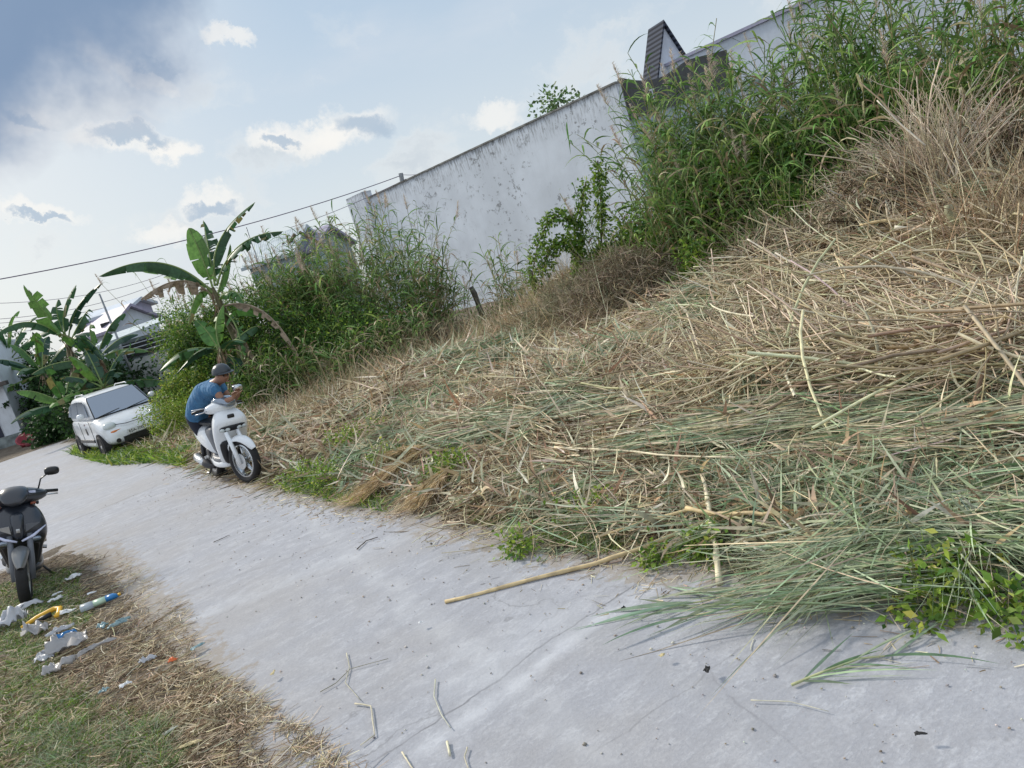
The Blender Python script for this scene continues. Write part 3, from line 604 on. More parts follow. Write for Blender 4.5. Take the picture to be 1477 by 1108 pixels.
for k, (a, b, c_) in enumerate((((-30, 438), (240, 395), 'topmost'), ((-30, 462), (230, 408), 'second'), ((-30, 468), (255, 412), 'third'), ((-30, 484), (235, 425), 'lowest'))):
    cable('faint far wire, %s of the four above the left banana plants' % c_, a, 45, b, 52, .014, .5, 'faint far wires')
# ================================================================ plants
def leaves(n, cen, radv, size, cols, w=None, lump=.35, droop=.3, shell=.45, seed=0, asp=.5):
    d = unit(rng.normal(0, 1, (n, 3))); r = rng.random(n)**shell
    lobes = unit(rng.normal(0, 1, (14, 3))); k = (d@lobes.T).max(1); rr = r*(1-lump+lump*2.2*sst(k, .55, 1))
    p = np.array(cen)+d*np.array(radv)*rr[:, None]; p[:, 2] = np.maximum(p[:, 2], .03)
    out = unit(d+rng.normal(0, .7, (n, 3))); out[:, 2] -= droop; out = unit(out); sz = rng.uniform(*size, n)
    sd2 = unit(np.cross(out, rng.normal(0, 1, (n, 3))+[0, 0, .8])); up = np.cross(sd2, out)
    tip = p+out*sz[:, None]; m1 = p+out*sz[:, None]*.42+sd2*sz[:, None]*asp*.5+up*sz[:, None]*.05; m2 = p+out*sz[:, None]*.42-sd2*sz[:, None]*asp*.5+up*sz[:, None]*.05
    v = np.stack([p, m1, tip, m2], 1).reshape(-1, 3); f = np.arange(n*4).reshape(n, 4); c = pal(n, cols, w, .2)
    return v, f, np.repeat(c, 4, axis=0)
G1, G2, G3, G4, G5 = (.075, .16, .03), (.15, .26, .04), (.25, .36, .055), (.04, .095, .025), (.40, .44, .09)
RG1, RG2, RG3 = (.12, .24, .06), (.19, .34, .09), (.30, .42, .13)
BR = (.25, .18, .11)
def bush(name, label, cat, x, y, h, r, n, cols, w=None, size=(.05, .11), stems=7, group=None, asp=.5, vines=0):
    o = thing(name, label, cat, (x, y, 0), 0, group); sb = SB(); nb = max(5, int(6*r))
    for k in range(nb):
        a = rng.uniform(0, 6.28); q = rng.uniform(0, .75)*r; hh = h*rng.uniform(.55, 1.1)*(1-.22*q/r); R = r*rng.uniform(.32, .6)
        sb.add(leaves(n//nb, (q*math.cos(a), q*math.sin(a), max(R*.6, hh-R*.7)), (R, R, R*rng.uniform(.7, 1.2)), size, cols, w, asp=asp))
    for k in range(int(h*r*9)):     # sprigs poking out of the outline
        a = rng.uniform(0, 6.28); q = rng.uniform(.3, 1)*r; z = rng.uniform(.25, 1.0)*h; m = 26; t = np.linspace(0, 1, m); L_ = rng.uniform(.25, .7)*min(1, r*.8+.05)
        dirp = np.array([math.cos(a)*.6, math.sin(a)*.6, rng.uniform(.2, 1.1)]); P = np.array([q*math.cos(a), q*math.sin(a), z*(1-.3*q/r)])+t[:, None]*dirp*L_+np.stack([0*t, 0*t, -t*t*.25], 1)
        l = leaves(m, (0, 0, 0), (.04, .04, .04), size, cols, w, asp=asp); v = l[0].reshape(m, 4, 3); v += P[:, None]; sb.add((v.reshape(-1, 3), l[1], l[2]))
    v_, f_2, c_2 = np.concatenate(sb.v), np.concatenate(sb.f), np.concatenate(sb.c); v_[:, 2] = np.maximum(v_[:, 2], .02)
    mk('foliage', v_, f_2, LEAF, o, c_2)
    A = np.zeros((stems, 3)); A[:, :2] = rng.normal(0, .15*r, (stems, 2)); B = np.stack([rng.normal(0, .4*r, stems), rng.normal(0, .4*r, stems), h*rng.uniform(.5, .85, stems)], -1)
    s = SB(); s.add(canes(A, B, rng.uniform(.008, .018, stems)*min(1.5, r*1.1)*(1 if r > .5 else .35), rng.normal(0, .1, (stems, 3)), 4, pal(stems, [(.16, .13, .08), (.12, .14, .06)]))); s.build('stem', WOODY, o)
    return o
def reed(name, label, cat, x, y, h, n, r, lean=(0, 0), leafn=12, dry=.1, plume=.25, group=None, llen=(.5, .95), lw=(.026, .044), cols=None, z0=0., lo=.2, arch=.22):
    o = thing(name, label, cat, (x, y, z0), 0, group); cols = cols or [RG1, RG2, RG3, G1]; kk_ = 1.5 if x < 0 else 2.1; n = int(n*kk_)+1; leafn = int(leafn*1.3)
    A = np.zeros((n, 3)); A[:, :2] = rng.normal(0, r*.45, (n, 2)); H_ = h*rng.uniform(.6, 1.03, n)
    B = A+np.stack([rng.normal(lean[0], arch, n)*H_*.55+A[:, 0]*.5, rng.normal(lean[1], arch, n)*H_*.55, H_], -1); bend = np.stack([-(B-A)[:, 0]*.22, -(B-A)[:, 1]*.22, H_*.06], -1)
    s = SB(); s.add(canes(A, B, rng.uniform(.006, .011, n), bend, 5, pal(n, [(.22, .25, .10), (.30, .27, .14), (.16, .20, .09)]))); s.build('stem', WOODY, o)
    m = n*leafn; i = np.repeat(np.arange(n), leafn); t = np.clip(np.tile(np.linspace(lo, 1, leafn), n)+rng.normal(0, .03, m), .05, 1.0)
    P = A[i]*(1-t)[:, None]+B[i]*t[:, None]+bend[i]*(4*t*(1-t))[:, None]; a = rng.uniform(0, 6.28, m); e = rng.uniform(.25, 1.1, m)
    D = dirs(a, 0)*np.cos(e)[:, None]+np.array([0, 0, 1.])*np.sin(e)[:, None]+unit(B-A)[i]*.3; ln = rng.uniform(*llen, m)*(1.1-.35*t); bd = np.zeros((m, 3)); bd[:, 2] = -rng.uniform(.35, 1.1, m); bd[:, :2] = D[:, :2]*.15
    dr = rng.random(m) < dry*(1.6-t); c = np.where(dr[:, None], pal(m, [ST2, ST3, STB]), pal(m, cols, None, .2))
    s = SB(); s.add(ribbons(P, D, ln, rng.uniform(*lw, m), bd, 5, c, 'leaf', roll=.5)); s.build('leaves', LEAF, o)
    k = np.where(rng.random(n) < plume)[0]
    for j in k[:9]:
        q = 130; T = np.repeat(B[j][None], q, 0); tt = rng.random(q); T = T+unit(B[j]-A[j])*(tt*.42-.05)[:, None]; a = rng.uniform(0, 6.28, q)
        D = dirs(a, 0)*.55+np.array([lean[0]*1.2+.15, 0, .9]); L_ = rng.uniform(.08, .24, q)*(1.15-tt*.7)
        bd = np.zeros((q, 3)); bd[:, 2] = -.45; bd[:, 0] = .15
        s = SB(); s.add(ribbons(T, D, L_, rng.uniform(.005, .009, q)*max(1, y/20), bd, 3, pal(q, [(.62, .52, .44), (.50, .40, .33), (.66, .58, .50)]), 'grass', roll=1)); s.build('plume', STRAW, o)
    return o
def gx_(px, py, Y): p = V(px, py, Y); return p[0], p[1], p[2]
def rd(px, py, Y, *a, **k):   # reed clump whose tops reach the given sight
    x, y, z = gx_(px, py, Y); return x, y, z
def REED(label, px, py, Y, n, r, name='reed_clump', hk=1.0, **k):
    x, y, z = gx_(px, py, Y); ln = k.get('lean', (0, 0)); h = max(.6, z*hk); return reed(name, label, 'reeds', x-ln[0]*h*.55, y-ln[1]*h*.55, h, n, r, **k)
def BUSH(label, px, py, Y, r, n, cols=None, w=None, name='bush', cat='bush', **k):
    x, y, z = gx_(px, py, Y); kz = 1.12 if px < 800 else .86; return bush(name, label, cat, x, y, z*kz, r, int(n*1.3), cols or [G1, G2, G3, G4], w or [3, 3, 1.5, 2], **k)
# -- left mass
BUSH('yellow green leafy shrub hanging over the right side of the white car', 258, 520, 19.0, .8, 4600, [G3, G5, G2, G1], [3, 2, 3, 1], size=(.04, .09))
BUSH('yellow green shrub right of the one over the car, below the dead banana leaf', 276, 486, 20.6, 1.1, 6500, [G3, G2, G5, G1], [2, 3, 1, 2], size=(.05, .09))
BUSH('low bright shrub just left of the man and the white scooter', 248, 565, 16.8, .75, 4200, [G3, G5, G2], [3, 2, 3], size=(.03, .07))
BUSH('dark bush directly behind the man and the banana trunk', 345, 482, 19.8, 1.6, 8000, [G1, G4, G2], [3, 3, 2], size=(.05, .1))
BUSH('broad dark green bush right of the banana trunk', 425, 452, 18.6, 1.7, 9500, [G1, G4, G2, G3], [3, 3, 2, 1], size=(.05, .1))
BUSH('leafy bush under the grey lean-to roof', 430, 412, 21.0, 1.3, 7500, [G1, G2, G4, G3], [3, 2, 3, .6], size=(.05, .1))
BUSH('leafy bush at the foot of the plumed reeds', 505, 470, 18.4, 1.6, 9000, [G1, G4, G2, G3], [3, 3, 2, 1], size=(.05, .1))
BUSH('low dark bush at the right end of the left thicket', 585, 470, 18.6, 1.0, 4500, [G4, G1, BR, G2], [3, 3, 1, 1], size=(.04, .09))
REED('reeds with feathery plumes left of the wall pillar', 478, 322, 22.5, 26, 1.3, plume=.5, lean=(-.10, 0), dry=.2)
REED('plumed reed clump in front of the wall pillar', 520, 298, 21.5, 30, 1.2, plume=.5, lean=(-.06, 0), dry=.2)
REED('drooping reed clump in front of the left end of the white wall', 575, 320, 20.2, 30, .8, plume=.06, lean=(.12, -.05), dry=.12, leafn=11)
REED('browning reed clump arching right at the edge of the left thicket', 612, 375, 19.4, 34, .7, plume=.05, lean=(.18, -.05), dry=.45, leafn=11)
REED('dense green reeds in the middle of the left thicket', 470, 395, 19.8, 40, 1.3, plume=.04, dry=.15, lo=.1)
REED('tall pale plumes sticking up behind the tall banana plant', 235, 372, 27, 9, .9, plume=.9, dry=.3, leafn=6)
REED('pale plumes between the banana leaves and the grey roofs', 345, 345, 29, 12, 1.2, plume=.9, dry=.3, leafn=6)
# -- middle, in front of the wall
REED('thin lone reed in front of the middle of the wall', 655, 388, 22, 3, .2, plume=.3, leafn=8)
REED('sparse reeds just right of the leaning stake', 700, 348, 21, 8, .6, plume=.2, dry=.35, leafn=9, lean=(.05, 0))
REED('short reed tuft between the sparse reeds and the vine arch', 738, 395, 19.5, 14, .5, plume=.1, dry=.45, leafn=8, llen=(.3, .6))
BUSH('low weeds at the foot of the wall beside the leaning stake', 725, 452, 19.8, .8, 2500, [G1, G2, BR], size=(.04, .08))
def vine(label, pts, Y, rr, n, name='vine_stem', cols=None):
    P = [V(a, b, Y) for a, b in pts]; base = np.array([P[0][0], P[0][1], 0]); o = thing(name, label, 'vine', tuple(base)); P = [p-base for p in P]
    if P[0][2] > .3: P = [np.array([0, 0, 0.])]+P
    g = tubeg(P, .014, 5); mk('stem', g[0], g[1], RUST, o); sb = SB(); seg_ = len(P)-1
    for k in range(seg_):
        m = n//seg_; t = rng.random(m); c = P[k]*(1-t)[:, None]+P[k+1]*t[:, None]; l = leaves(m, (0, 0, 50), (rr, rr, rr*.9), (.05, .11), cols or [G2, G1, G3], [3, 2, 2], asp=.6); v = l[0].reshape(m, 4, 3); v[..., 2] -= 50; v += c[:, None]
        sb.add((v.reshape(-1, 3), l[1], l[2]))
    sb.build('foliage', LEAF, o); return o
vine('vine arching left over the wall like a hook, upper of two arches', [(830, 430), (832, 370), (828, 325), (808, 308), (790, 320), (775, 355), (768, 395), (772, 425)], 15.5, .13, 1500)
vine('lower vine arch curving left under the hooked one', [(842, 430), (842, 385), (830, 355), (808, 348), (790, 362), (782, 395)], 15.3, .15, 1400)
vine('vine climbing a stalk, left of the two upright ones before the wall end', [(838, 430), (836, 360), (838, 300), (845, 262)], 15.4, .12, 900)
vine('vine covered stalk rising before the wall end, right of the other', [(866, 420), (868, 330), (866, 280), (862, 232)], 15.6, .13, 1300)
REED('thin reed sprouting through the climbing vines', 840, 262, 15.6, 5, .3, leafn=10, plume=.2, llen=(.3, .6))
BUSH('vine covered bush at the foot of the climbing vines', 868, 345, 15.3, .75, 4200, [G2, G1, G3], size=(.05, .10))
BUSH('vine covered bush hiding the corner of the white wall', 915, 292, 15, .9, 6500, [G2, G1, G3], size=(.05, .10), asp=.6)
# -- right mass
REED('tall reeds before the dark parapet, leftmost of the right thicket', 918, 62, 14.6, 9, .35, plume=.8, lean=(-.10, 0), leafn=14, dry=.12)
REED('dense tall reeds in front of the terrace house', 985, 118, 14.2, 46, 1.1, plume=.06, leafn=15, lean=(.04, 0), dry=.08, lo=.25)
REED('tall reeds right below the slate gable', 1045, 96, 14.0, 44, 1.1, plume=.08, leafn=15, dry=.1, lo=.25)
REED('few thin plumed reeds standing before the white hall', 1103, 58, 14.5, 4, .3, plume=1, leafn=7, dry=.2)
REED('open reeds reaching the roofline of the white hall', 1165, 12, 12.6, 26, .9, plume=.05, leafn=13, dry=.1, lean=(.02, 0))
REED('thick tall reeds right of the white hall roofline', 1235, -30, 12.2, 46, 1.0, plume=.05, leafn=15, dry=.08)
REED('reeds behind the creeper bush at the top of the picture', 1320, -60, 12.2, 40, 1.2, plume=.05, leafn=14, dry=.12)
REED('broad leaved cane clump in the top right corner', 1425, -60, 9.9, 24, .7, plume=.03, leafn=12, dry=.3, lw=(.03, .05))
REED('cane clump with hanging dry sheaths at the right edge', 1475, -20, 9.2, 16, .5, plume=.0, leafn=12, dry=.5, lw=(.03, .05))
BUSH('creeper bush under the dense tall reeds', 985, 215, 13.2, 1.3, 11000, [G2, G1, G3, G4], size=(.045, .10), asp=.6)
BUSH('creeper bush below the slate gable, dotted with dead leaves', 1075, 178, 13.0, 1.3, 11000, [G2, G1, G3, BR], [3, 3, 2, .5], size=(.045, .10), asp=.6)
BUSH('dark leafy bush below the open reeds', 1160, 150, 12.2, 1.2, 9500, [G1, G2, G4], size=(.045, .10))
BUSH('leafy bush in shadow under the thick reeds', 1235, 120, 11.6, 1.1, 9000, [G1, G2, G4, G3], size=(.045, .10))
BUSH('tall bright creeper bush near the top right', 1335, 28, 10.9, 1.05, 12000, [G2, G3, G1, G5], [3, 3, 2, .8], size=(.05, .10), asp=.7)
BUSH('creeper bush filling the gap left of the right edge', 1415, 95, 10.3, 1.0, 7500, [G1, G2, G3, G4], size=(.05, .10), asp=.7)
BUSH('low spreading weeds at the foot of the right thicket', 1030, 318, 12.3, 1.1, 8500, [G2, G1, G3], size=(.04, .09), asp=.6)
BUSH('low leafy weeds between the thicket and the dry brush', 1140, 258, 11.3, 1.1, 8500, [G1, G2, G4, G3], size=(.04, .09), asp=.6)
BUSH('low weeds under the dark leafy bush, beside the dry brush', 1215, 225, 10.9, .8, 4500, [G1, G2, G4], size=(.04, .09))
REED('green grass clump between the thicket and the dry stalks', 1130, 245, 11.2, 40, .8, name='grass_clump', leafn=7, plume=.0, llen=(.4, .8), lw=(.012, .02), lo=.05, dry=.15)
REED('arching grass clump above the pale bent stalk', 1240, 245, 10.2, 36, .7, name='grass_clump', leafn=7, plume=.0, llen=(.4, .8), lw=(.012, .02), lo=.05, dry=.3)
REED('grass tuft under the creeper bush, right of the big dry tuft', 1440, 190, 9.2, 36, .7, name='grass_clump', leafn=8, plume=.0, llen=(.4, .8), lw=(.012, .022), lo=.05, dry=.35)
REED('reeds mixed with creepers in the middle of the right thicket', 1110, 128, 13.4, 34, .9, plume=.05, leafn=13, dry=.15, lo=.2)
REED('shorter reeds in front of the creeper bush nearest the wall end', 950, 190, 13.0, 30, .8, plume=.06, leafn=12, dry=.2, lo=.15, llen=(.4, .8))
REED('shorter reeds in front of the creeper bush with dead leaves', 1040, 200, 12.4, 30, .9, plume=.04, leafn=12, dry=.25, lo=.15, llen=(.4, .8))
REED('reeds rising out of the leafy bushes beside the big dry tuft', 1195, 95, 11.4, 34, .8, plume=.03, leafn=12, dry=.2, lo=.15)
REED('tangled reeds between the tall bright creeper bush and the dry tuft', 1290, 90, 10.6, 32, .8, plume=.02, leafn=12, dry=.25, lo=.15)
REED('reeds over the brown brush at the right edge', 1400, 60, 10.2, 30, .8, plume=.0, leafn=11, dry=.3, lo=.15)
REED('reed clump topping the bushes right of the banana trunk', 400, 345, 20.5, 36, 1.0, plume=.15, dry=.2, lo=.15)
REED('reeds behind the banana trunk, below its hanging brown leaf', 355, 395, 20.4, 40, 1.0, plume=.05, dry=.2, lo=.1)
REED('low reeds at the foot of the tall banana plant', 372, 500, 16.9, 26, .7, plume=.0, dry=.3, lo=.1, leafn=8, llen=(.3, .6))
REED('ragged reeds in front of the grey lean-to roof', 462, 338, 20.2, 34, 1.0, plume=.2, dry=.2, lo=.15)
REED('low ragged reeds along the foot of the left thicket', 470, 480, 17.0, 44, 1.3, plume=.0, dry=.45, lo=.1, leafn=8, llen=(.3, .7))
REED('low reeds and dead leaves below the plumed clumps', 560, 455, 17.6, 40, 1.1, plume=.0, dry=.5, lo=.1, leafn=8, llen=(.3, .7))
REED('reeds filling the gap between the banana trunk and the plumed clumps', 440, 362, 20.5, 34, 1.1, plume=.1, dry=.15, lo=.15)
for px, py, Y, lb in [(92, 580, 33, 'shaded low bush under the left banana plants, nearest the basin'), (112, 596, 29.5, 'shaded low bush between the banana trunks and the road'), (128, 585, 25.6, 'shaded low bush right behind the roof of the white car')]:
    BUSH(lb, px, py-14, Y, 1.2, 5000, [(.03, .075, .025), (.05, .12, .03), (.022, .05, .02)], None, size=(.08, .18), asp=.6)  # near-black leaf colours paint in the shade below the banana leaves
BUSH('ragged shrub filling the gap between the teal shed and the dead banana leaf', 266, 462, 21.6, .95, 6000, [G2, G3, G1, G4], [3, 2, 3, 1], size=(.05, .1))
BUSH('green bush behind the crown of the young banana plant', 300, 450, 20.2, 1.1, 7500, [G2, G1, G4, G3], [3, 3, 2, 1], size=(.05, .1))
BUSH('green bush right behind the bare banana trunk', 338, 428, 19.9, 1.2, 7500, [G1, G2, G4, G3], [3, 3, 2, 1], size=(.05, .1))
BUSH('low leafy bush hiding the foot of the tall banana plant', 372, 535, 16.8, .8, 4500, [G1, G2, G4, G3], [3, 3, 2, 1], size=(.04, .08))
REED('yellow green grass plumes between the shed and the tall banana plant', 272, 440, 20.8, 24, .6, plume=.1, dry=.2, lo=.15)
# sapling behind the wall, seen over its top
tr = thing('sapling', 'small leafy treetop showing over the top of the white wall', 'tree', (V(800, 140, 29.5)[0], 29.5, 0))
zz_ = V(800, 132, 29.5)[2]; sb = SB(); sb.add(leaves(320, (0, 0, zz_-.45), (.62, .5, .5), (.12, .24), [(.10, .18, .06), (.16, .25, .10)], asp=.7, lump=.6)); sb.build('crown', LEAF, tr)
mk('trunk', *tubeg([(0, 0, 0), (.05, 0, zz_-.5)], [.05, .03], 6), RUST, tr)
# low weeds on the bank, each a little plant
for (px, py, h, r, n, lb) in [(505, 648, .32, .42, 1500, 'bright leafy weed patch left of the fallen feathery plume'), (478, 690, .22, .35, 800, 'small weed low on the bank above the fallen feathery plume'), (635, 690, .3, .3, 1100, 'leafy green weed between two fallen feathery plumes'),
        (430, 690, .2, .4, 900, 'low weed patch just right of the white scooter wheel'), (560, 668, .2, .3, 700, 'small weed behind the fallen feathery plume'), (835, 730, .12, .3, 380, 'flat weed patch left of the long pale cane'), (945, 792, .10, .16, 260, 'weed beside the long stick near its upper end'),
        (1018, 778, .14, .2, 450, 'weed under the crossed canes'), (1375, 822, .15, .24, 520, 'bright leafy weed at the road edge, lower right'), (1330, 850, .12, .2, 220, 'small weed left of the bright leafy one at lower right'), (1455, 858, .14, .2, 260, 'weed at the right edge beside the road'), (745, 775, .1, .22, 350, 'tiny weed at the road edge below the heap')]:
    p = G(px, py, .1); bush('weed', lb, 'weed', p[0], p[1], h, r, n, [G3, G2, G5, G1], [3, 3, 1, 1], size=(.02, .05) if py < 820 else (.03, .065), stems=5, asp=.55).location.z = float(hgt(p[0], p[1]))
# -- grass around the car and along the far verge, and on the left verge
sb = SB()
def turf(n, fn, Hr, Wr, cols, w, spread=1.0):
    x, y = fn(n); P = np.stack([x, y, hgt(x, y)], -1); P[:, 2] = np.maximum(P[:, 2], 0); m = len(x); k = np.clip(np.hypot(x, y)/6, 1, 3)
    D = unit(np.stack([rng.normal(0, spread, m), rng.normal(0, spread, m), np.full(m, 1.)], -1)); bd = rng.normal(0, .3, (m, 3)); bd[:, 2] = -.35
    return ribbons(P, D, rng.uniform(*Hr, m), rng.uniform(*Wr, m)*k, bd, 3, pal(m, cols, w, .2), 'grass', roll=1)
def pxpoly(poly, gate=None):
    poly = np.array(poly, float)
    def fn(n):
        X = []; Y = []
        lo, hi = poly.min(0), poly.max(0); m = 0
        while m < n:
            a = rng.uniform(lo[0], hi[0], n); b = rng.uniform(lo[1], hi[1], n); ins = np.zeros(n, bool); j = len(poly)-1
            for i in range(len(poly)):
                xi, yi = poly[i]; xj, yj = poly[j]; ins ^= ((yi > b) != (yj > b)) & (a < (xj-xi)*(b-yi)/(yj-yi+1e-9)+xi); j = i
            if gate is not None: ins &= gate(a, b)
            X.append(a[ins]); Y.append(b[ins]); m += ins.sum()
        a = np.concatenate(X)[:n]; b = np.concatenate(Y)[:n]; p = np.array([G(q, r_) for q, r_ in zip(a, b)]); return p[:, 0], p[:, 1]
    return fn
nz = lambda sc, th, sd=0: (lambda a, b: fbm(a/sc, b/sc, 3, sd)+rng.normal(0, .06, a.shape) > th)
GR = [G2, G3, G1, G5, GG2]; 
sb.add(turf(3500, pxpoly([(100, 655), (125, 640), (160, 652), (230, 632), (275, 640), (270, 675), (230, 668), (160, 672)]), (.12, .38), (.008, .016), GR, [3, 3, 2, 1, 1], .5))
sb.add(turf(2500, pxpoly([(225, 628), (280, 575), (300, 600), (290, 650), (270, 665)]), (.1, .4), (.008, .016), GR, [3, 3, 2, 2, 1], .5))
sb.add(turf(3000, pxpoly([(370, 640), (500, 640), (560, 740), (480, 725), (385, 700)]), (.05, .2), (.005, .01), GR, [3, 3, 2, 1, 2], .7))
sb.add(turf(2600, pxpoly([(0, 632), (110, 618), (110, 632), (45, 642)]), (.1, .35), (.01, .02), [G1, G4, G2], None, .5))
sb.add(turf(5000, pxpoly([(560, 700), (850, 690), (1040, 760), (860, 800), (700, 760)], nz(40, .52, 4)), (.04, .14), (.003, .007), GR, [3, 3, 2, 1, 2], .9))
tag(sb.build('verge_grass', LEAF), 'ragged green grass growing round the car and along the road verge', 'grass', kind='stuff')
LV = [(-20, 830), (40, 812), (95, 800), (150, 800), (165, 830), (225, 905), (265, 960), (330, 1010), (360, 1060), (400, 1120), (-20, 1120)]
sb = SB()
sb.add(turf(22000, pxpoly([(-20, 850), (110, 820), (130, 900), (90, 940), (80, 985), (180, 1030), (255, 1060), (265, 1120), (-20, 1120)], nz(38, .40, 7)), (.03, .13), (.003, .006), [G2, G3, G1, GG1, GG2, ST2], [3, 2, 3, 2, 2, 1.2], 1.1))
sb.add(turf(7000, pxpoly([(60, 1060), (230, 1050), (250, 1120), (40, 1120)], nz(30, .42, 8)), (.06, .18), (.003, .005), [GG1, GG2, GG3, G2], None, 1.8))
tag(sb.build('left_verge_grass', LEAF), 'trampled green grass on the verge under the black scooter', 'grass', kind='stuff')
sb = SB()
x, y = pxpoly(LV)(19000); n_ = len(x)
kp = rng.random(n_) < .35+.65*sst(fbm(x*2.4, y*2.4, 3, 12), .35, .6); x, y = x[kp], y[kp]; n_ = len(x)
sb.add(ribbons(np.stack([x, y, np.maximum(hgt(x, y), 0)+rng.random(n_)*.03+.003], -1), dirs(rng.uniform(0, 6.28, n_), rng.normal(0, .12, n_)), rng.uniform(.03, .17, n_), rng.uniform(.002, .006, n_), rng.normal(0, .2, (n_, 3))*[1, 1, .2], 3, pal(n_, [ST1, ST2, ST3, STB, STD], [1, 2.2, 3, 3, 2]), 'flat', z_of=np.full(n_, .004), roll=.8))
x, y = pxpoly([(160, 790), (260, 870), (300, 960), (390, 1020), (540, 1120), (360, 1120), (300, 1000), (200, 880)], nz(45, .50, 15))(2600); n_ = len(x)
sb.add(ribbons(np.stack([x, y, np.maximum(hgt(x, y), 0)+.006], -1), dirs(rng.uniform(0, 6.28, n_), rng.normal(0, .1, n_)), rng.uniform(.02, .13, n_), rng.uniform(.002, .005, n_), rng.normal(0, .15, (n_, 3))*[1, 1, .2], 3, pal(n_, *DRY), 'flat', roll=.8))
tag(sb.build('straw_litter', STRAW), 'scattered straw and dry grass chaff on the left verge', 'straw', kind='stuff')
# ================================================================ banana plants
BG1, BG2, BG3, BG4 = (.045, .12, .05), (.075, .19, .05), (.13, .27, .06), (.035, .09, .055); DEAD = (.30, .24, .18)
def banana_leaf(o, B, Mp, T, w, torn=.3, fold=.35, colr=BG2, rib=(.20, .28, .10), n=40, start=.14):
    B, Mp, T = map(np.array, (B, Mp, T)); t = np.linspace(0, 1, n+1)[:, None]; C = B*(1-t)**2+2*Mp*t*(1-t)+T*t*t; Ln = np.linalg.norm(np.diff(C, axis=0), axis=1).sum()
    tan = unit(np.gradient(C, axis=0)); side = unit(np.cross(tan, np.array([0, 0, 1.])+.001)); nrm = np.cross(side, tan)
    tw = rng.normal(0, .35); side, nrm = side*math.cos(tw)+nrm*math.sin(tw), nrm*math.cos(tw)-side*math.sin(tw)
    tt = t[:, 0]; prof = np.where(tt < start, 0, np.sin(np.clip((tt-start)/(1-start), 0, 1)**.62*math.pi)**.55)*w*.5
    prof = np.where((tt >= start) & (tt < 1), np.maximum(prof, .02), 0)
    mb = MB()
    for sg in (-1, 1):
        i = 0
        while i < n:
            ln = int(rng.integers(1, 4)) if rng.random() < torn else int(rng.integers(4, 12)); j = min(n, i+ln)
            if tt[j] <= start: i = j; continue
            fo = fold+rng.normal(0, .12+.6*torn)+(.9 if colr == DEAD else 0)*rng.random(); sc = 1-rng.random()*torn*.45*(torn > .1); back = rng.normal(.15, .12+.3*torn)
            v = []; gap = .28 if torn > .05 else .0
            for k in range(i, j+1):
                p = C[k]; ee = k
                for q in (0, .5, 1.0):
                    kk = k
                    off_ = gap*q*torn*(1 if k == i else (-1 if k == j else 0)); c0_ = C[k]+tan[k]*(off_*Ln/n+back*q*prof[k])
                    f2 = fo*(.5+.8*q); sag = -.25*torn*q*q*prof[k]
                    x_ = c0_+side[k]*sg*prof[k]*q*sc*math.cos(f2)-nrm[k]*prof[k]*q*sc*math.sin(f2)+np.array([0, 0, sag]); v.append(x_)
            m = j-i+1; f = []
            for a in range(m-1):
                for b in range(2): f.append((a*3+b, a*3+b+1, (a+1)*3+b+1, (a+1)*3+b))
            cc = np.array(colr)*(1+rng.normal(0, .1)); 
            if rng.random() < torn*.25 and colr != DEAD: cc = np.array((.22, .20, .08))
            mb.add(v, f, np.clip(cc, 0, 1)); i = j
    lf_ = mb.build('leaf', BANANA, o, smooth=True); lf_.data.materials[0] = BANANA
    if colr == DEAD: lf_.data.materials[0] = STRAW; lf_['label'] = 'dead brown leaf'
    g = tubeg(C, list(np.linspace(.028, .006, n+1)), 5); mbb = MB(); mbb.add(g[0], g[1], DEAD if colr == DEAD else rib); mbb.build('midrib', WOODY, lf_, smooth=True)
    return lf_
def trunk(o, pts, r, name='trunk'):
    g = tubeg(pts, r, 10); mb = MB(); mb.add(g[0], g[1], (.10, .095, .045)); mb.build(name, WOODY, o, smooth=True)
    # hanging dead sheaths round the stem
    s = SB(); P = np.array(pts); m = 46; i = rng.integers(1, len(P), m); c = P[i]+rng.normal(0, .05, (m, 3)); s.add(ribbons(c, np.stack([rng.normal(0, .3, m), rng.normal(0, .3, m), -np.ones(m)], -1), rng.uniform(.25, .8, m), rng.uniform(.03, .08, m), rng.normal(0, .15, (m, 3)), 4, pal(m, [DEAD, (.20, .14, .09), (.36, .30, .2)]), 'leaf', roll=1)); s.build('dry_sheath', STRAW, o)
def BL(o, base, a, m, b, Ya, Yb, w, **k):
    A = V(*a, Ya)-base; B = V(*b, Yb)-base; Mm = V(*m, (Ya+Yb)/2)-base; Mm = 2*Mm-(A+B)/2; return banana_leaf(o, A, Mm, B, w, **k)
b0 = np.array([V(385, 585, 17.6)[0], 17.6, 0]); o = thing('banana_plant', 'tall banana plant with torn leaves and a dead brown one, behind the man and scooter', 'banana plant', tuple(b0))
trunk(o, [V(389, 592, 17.6)-b0, V(368, 545, 17.6)-b0, V(340, 485, 17.7)-b0, V(318, 440, 17.8)-b0, V(306, 415, 17.8)-b0], [.13, .12, .10, .07, .045])
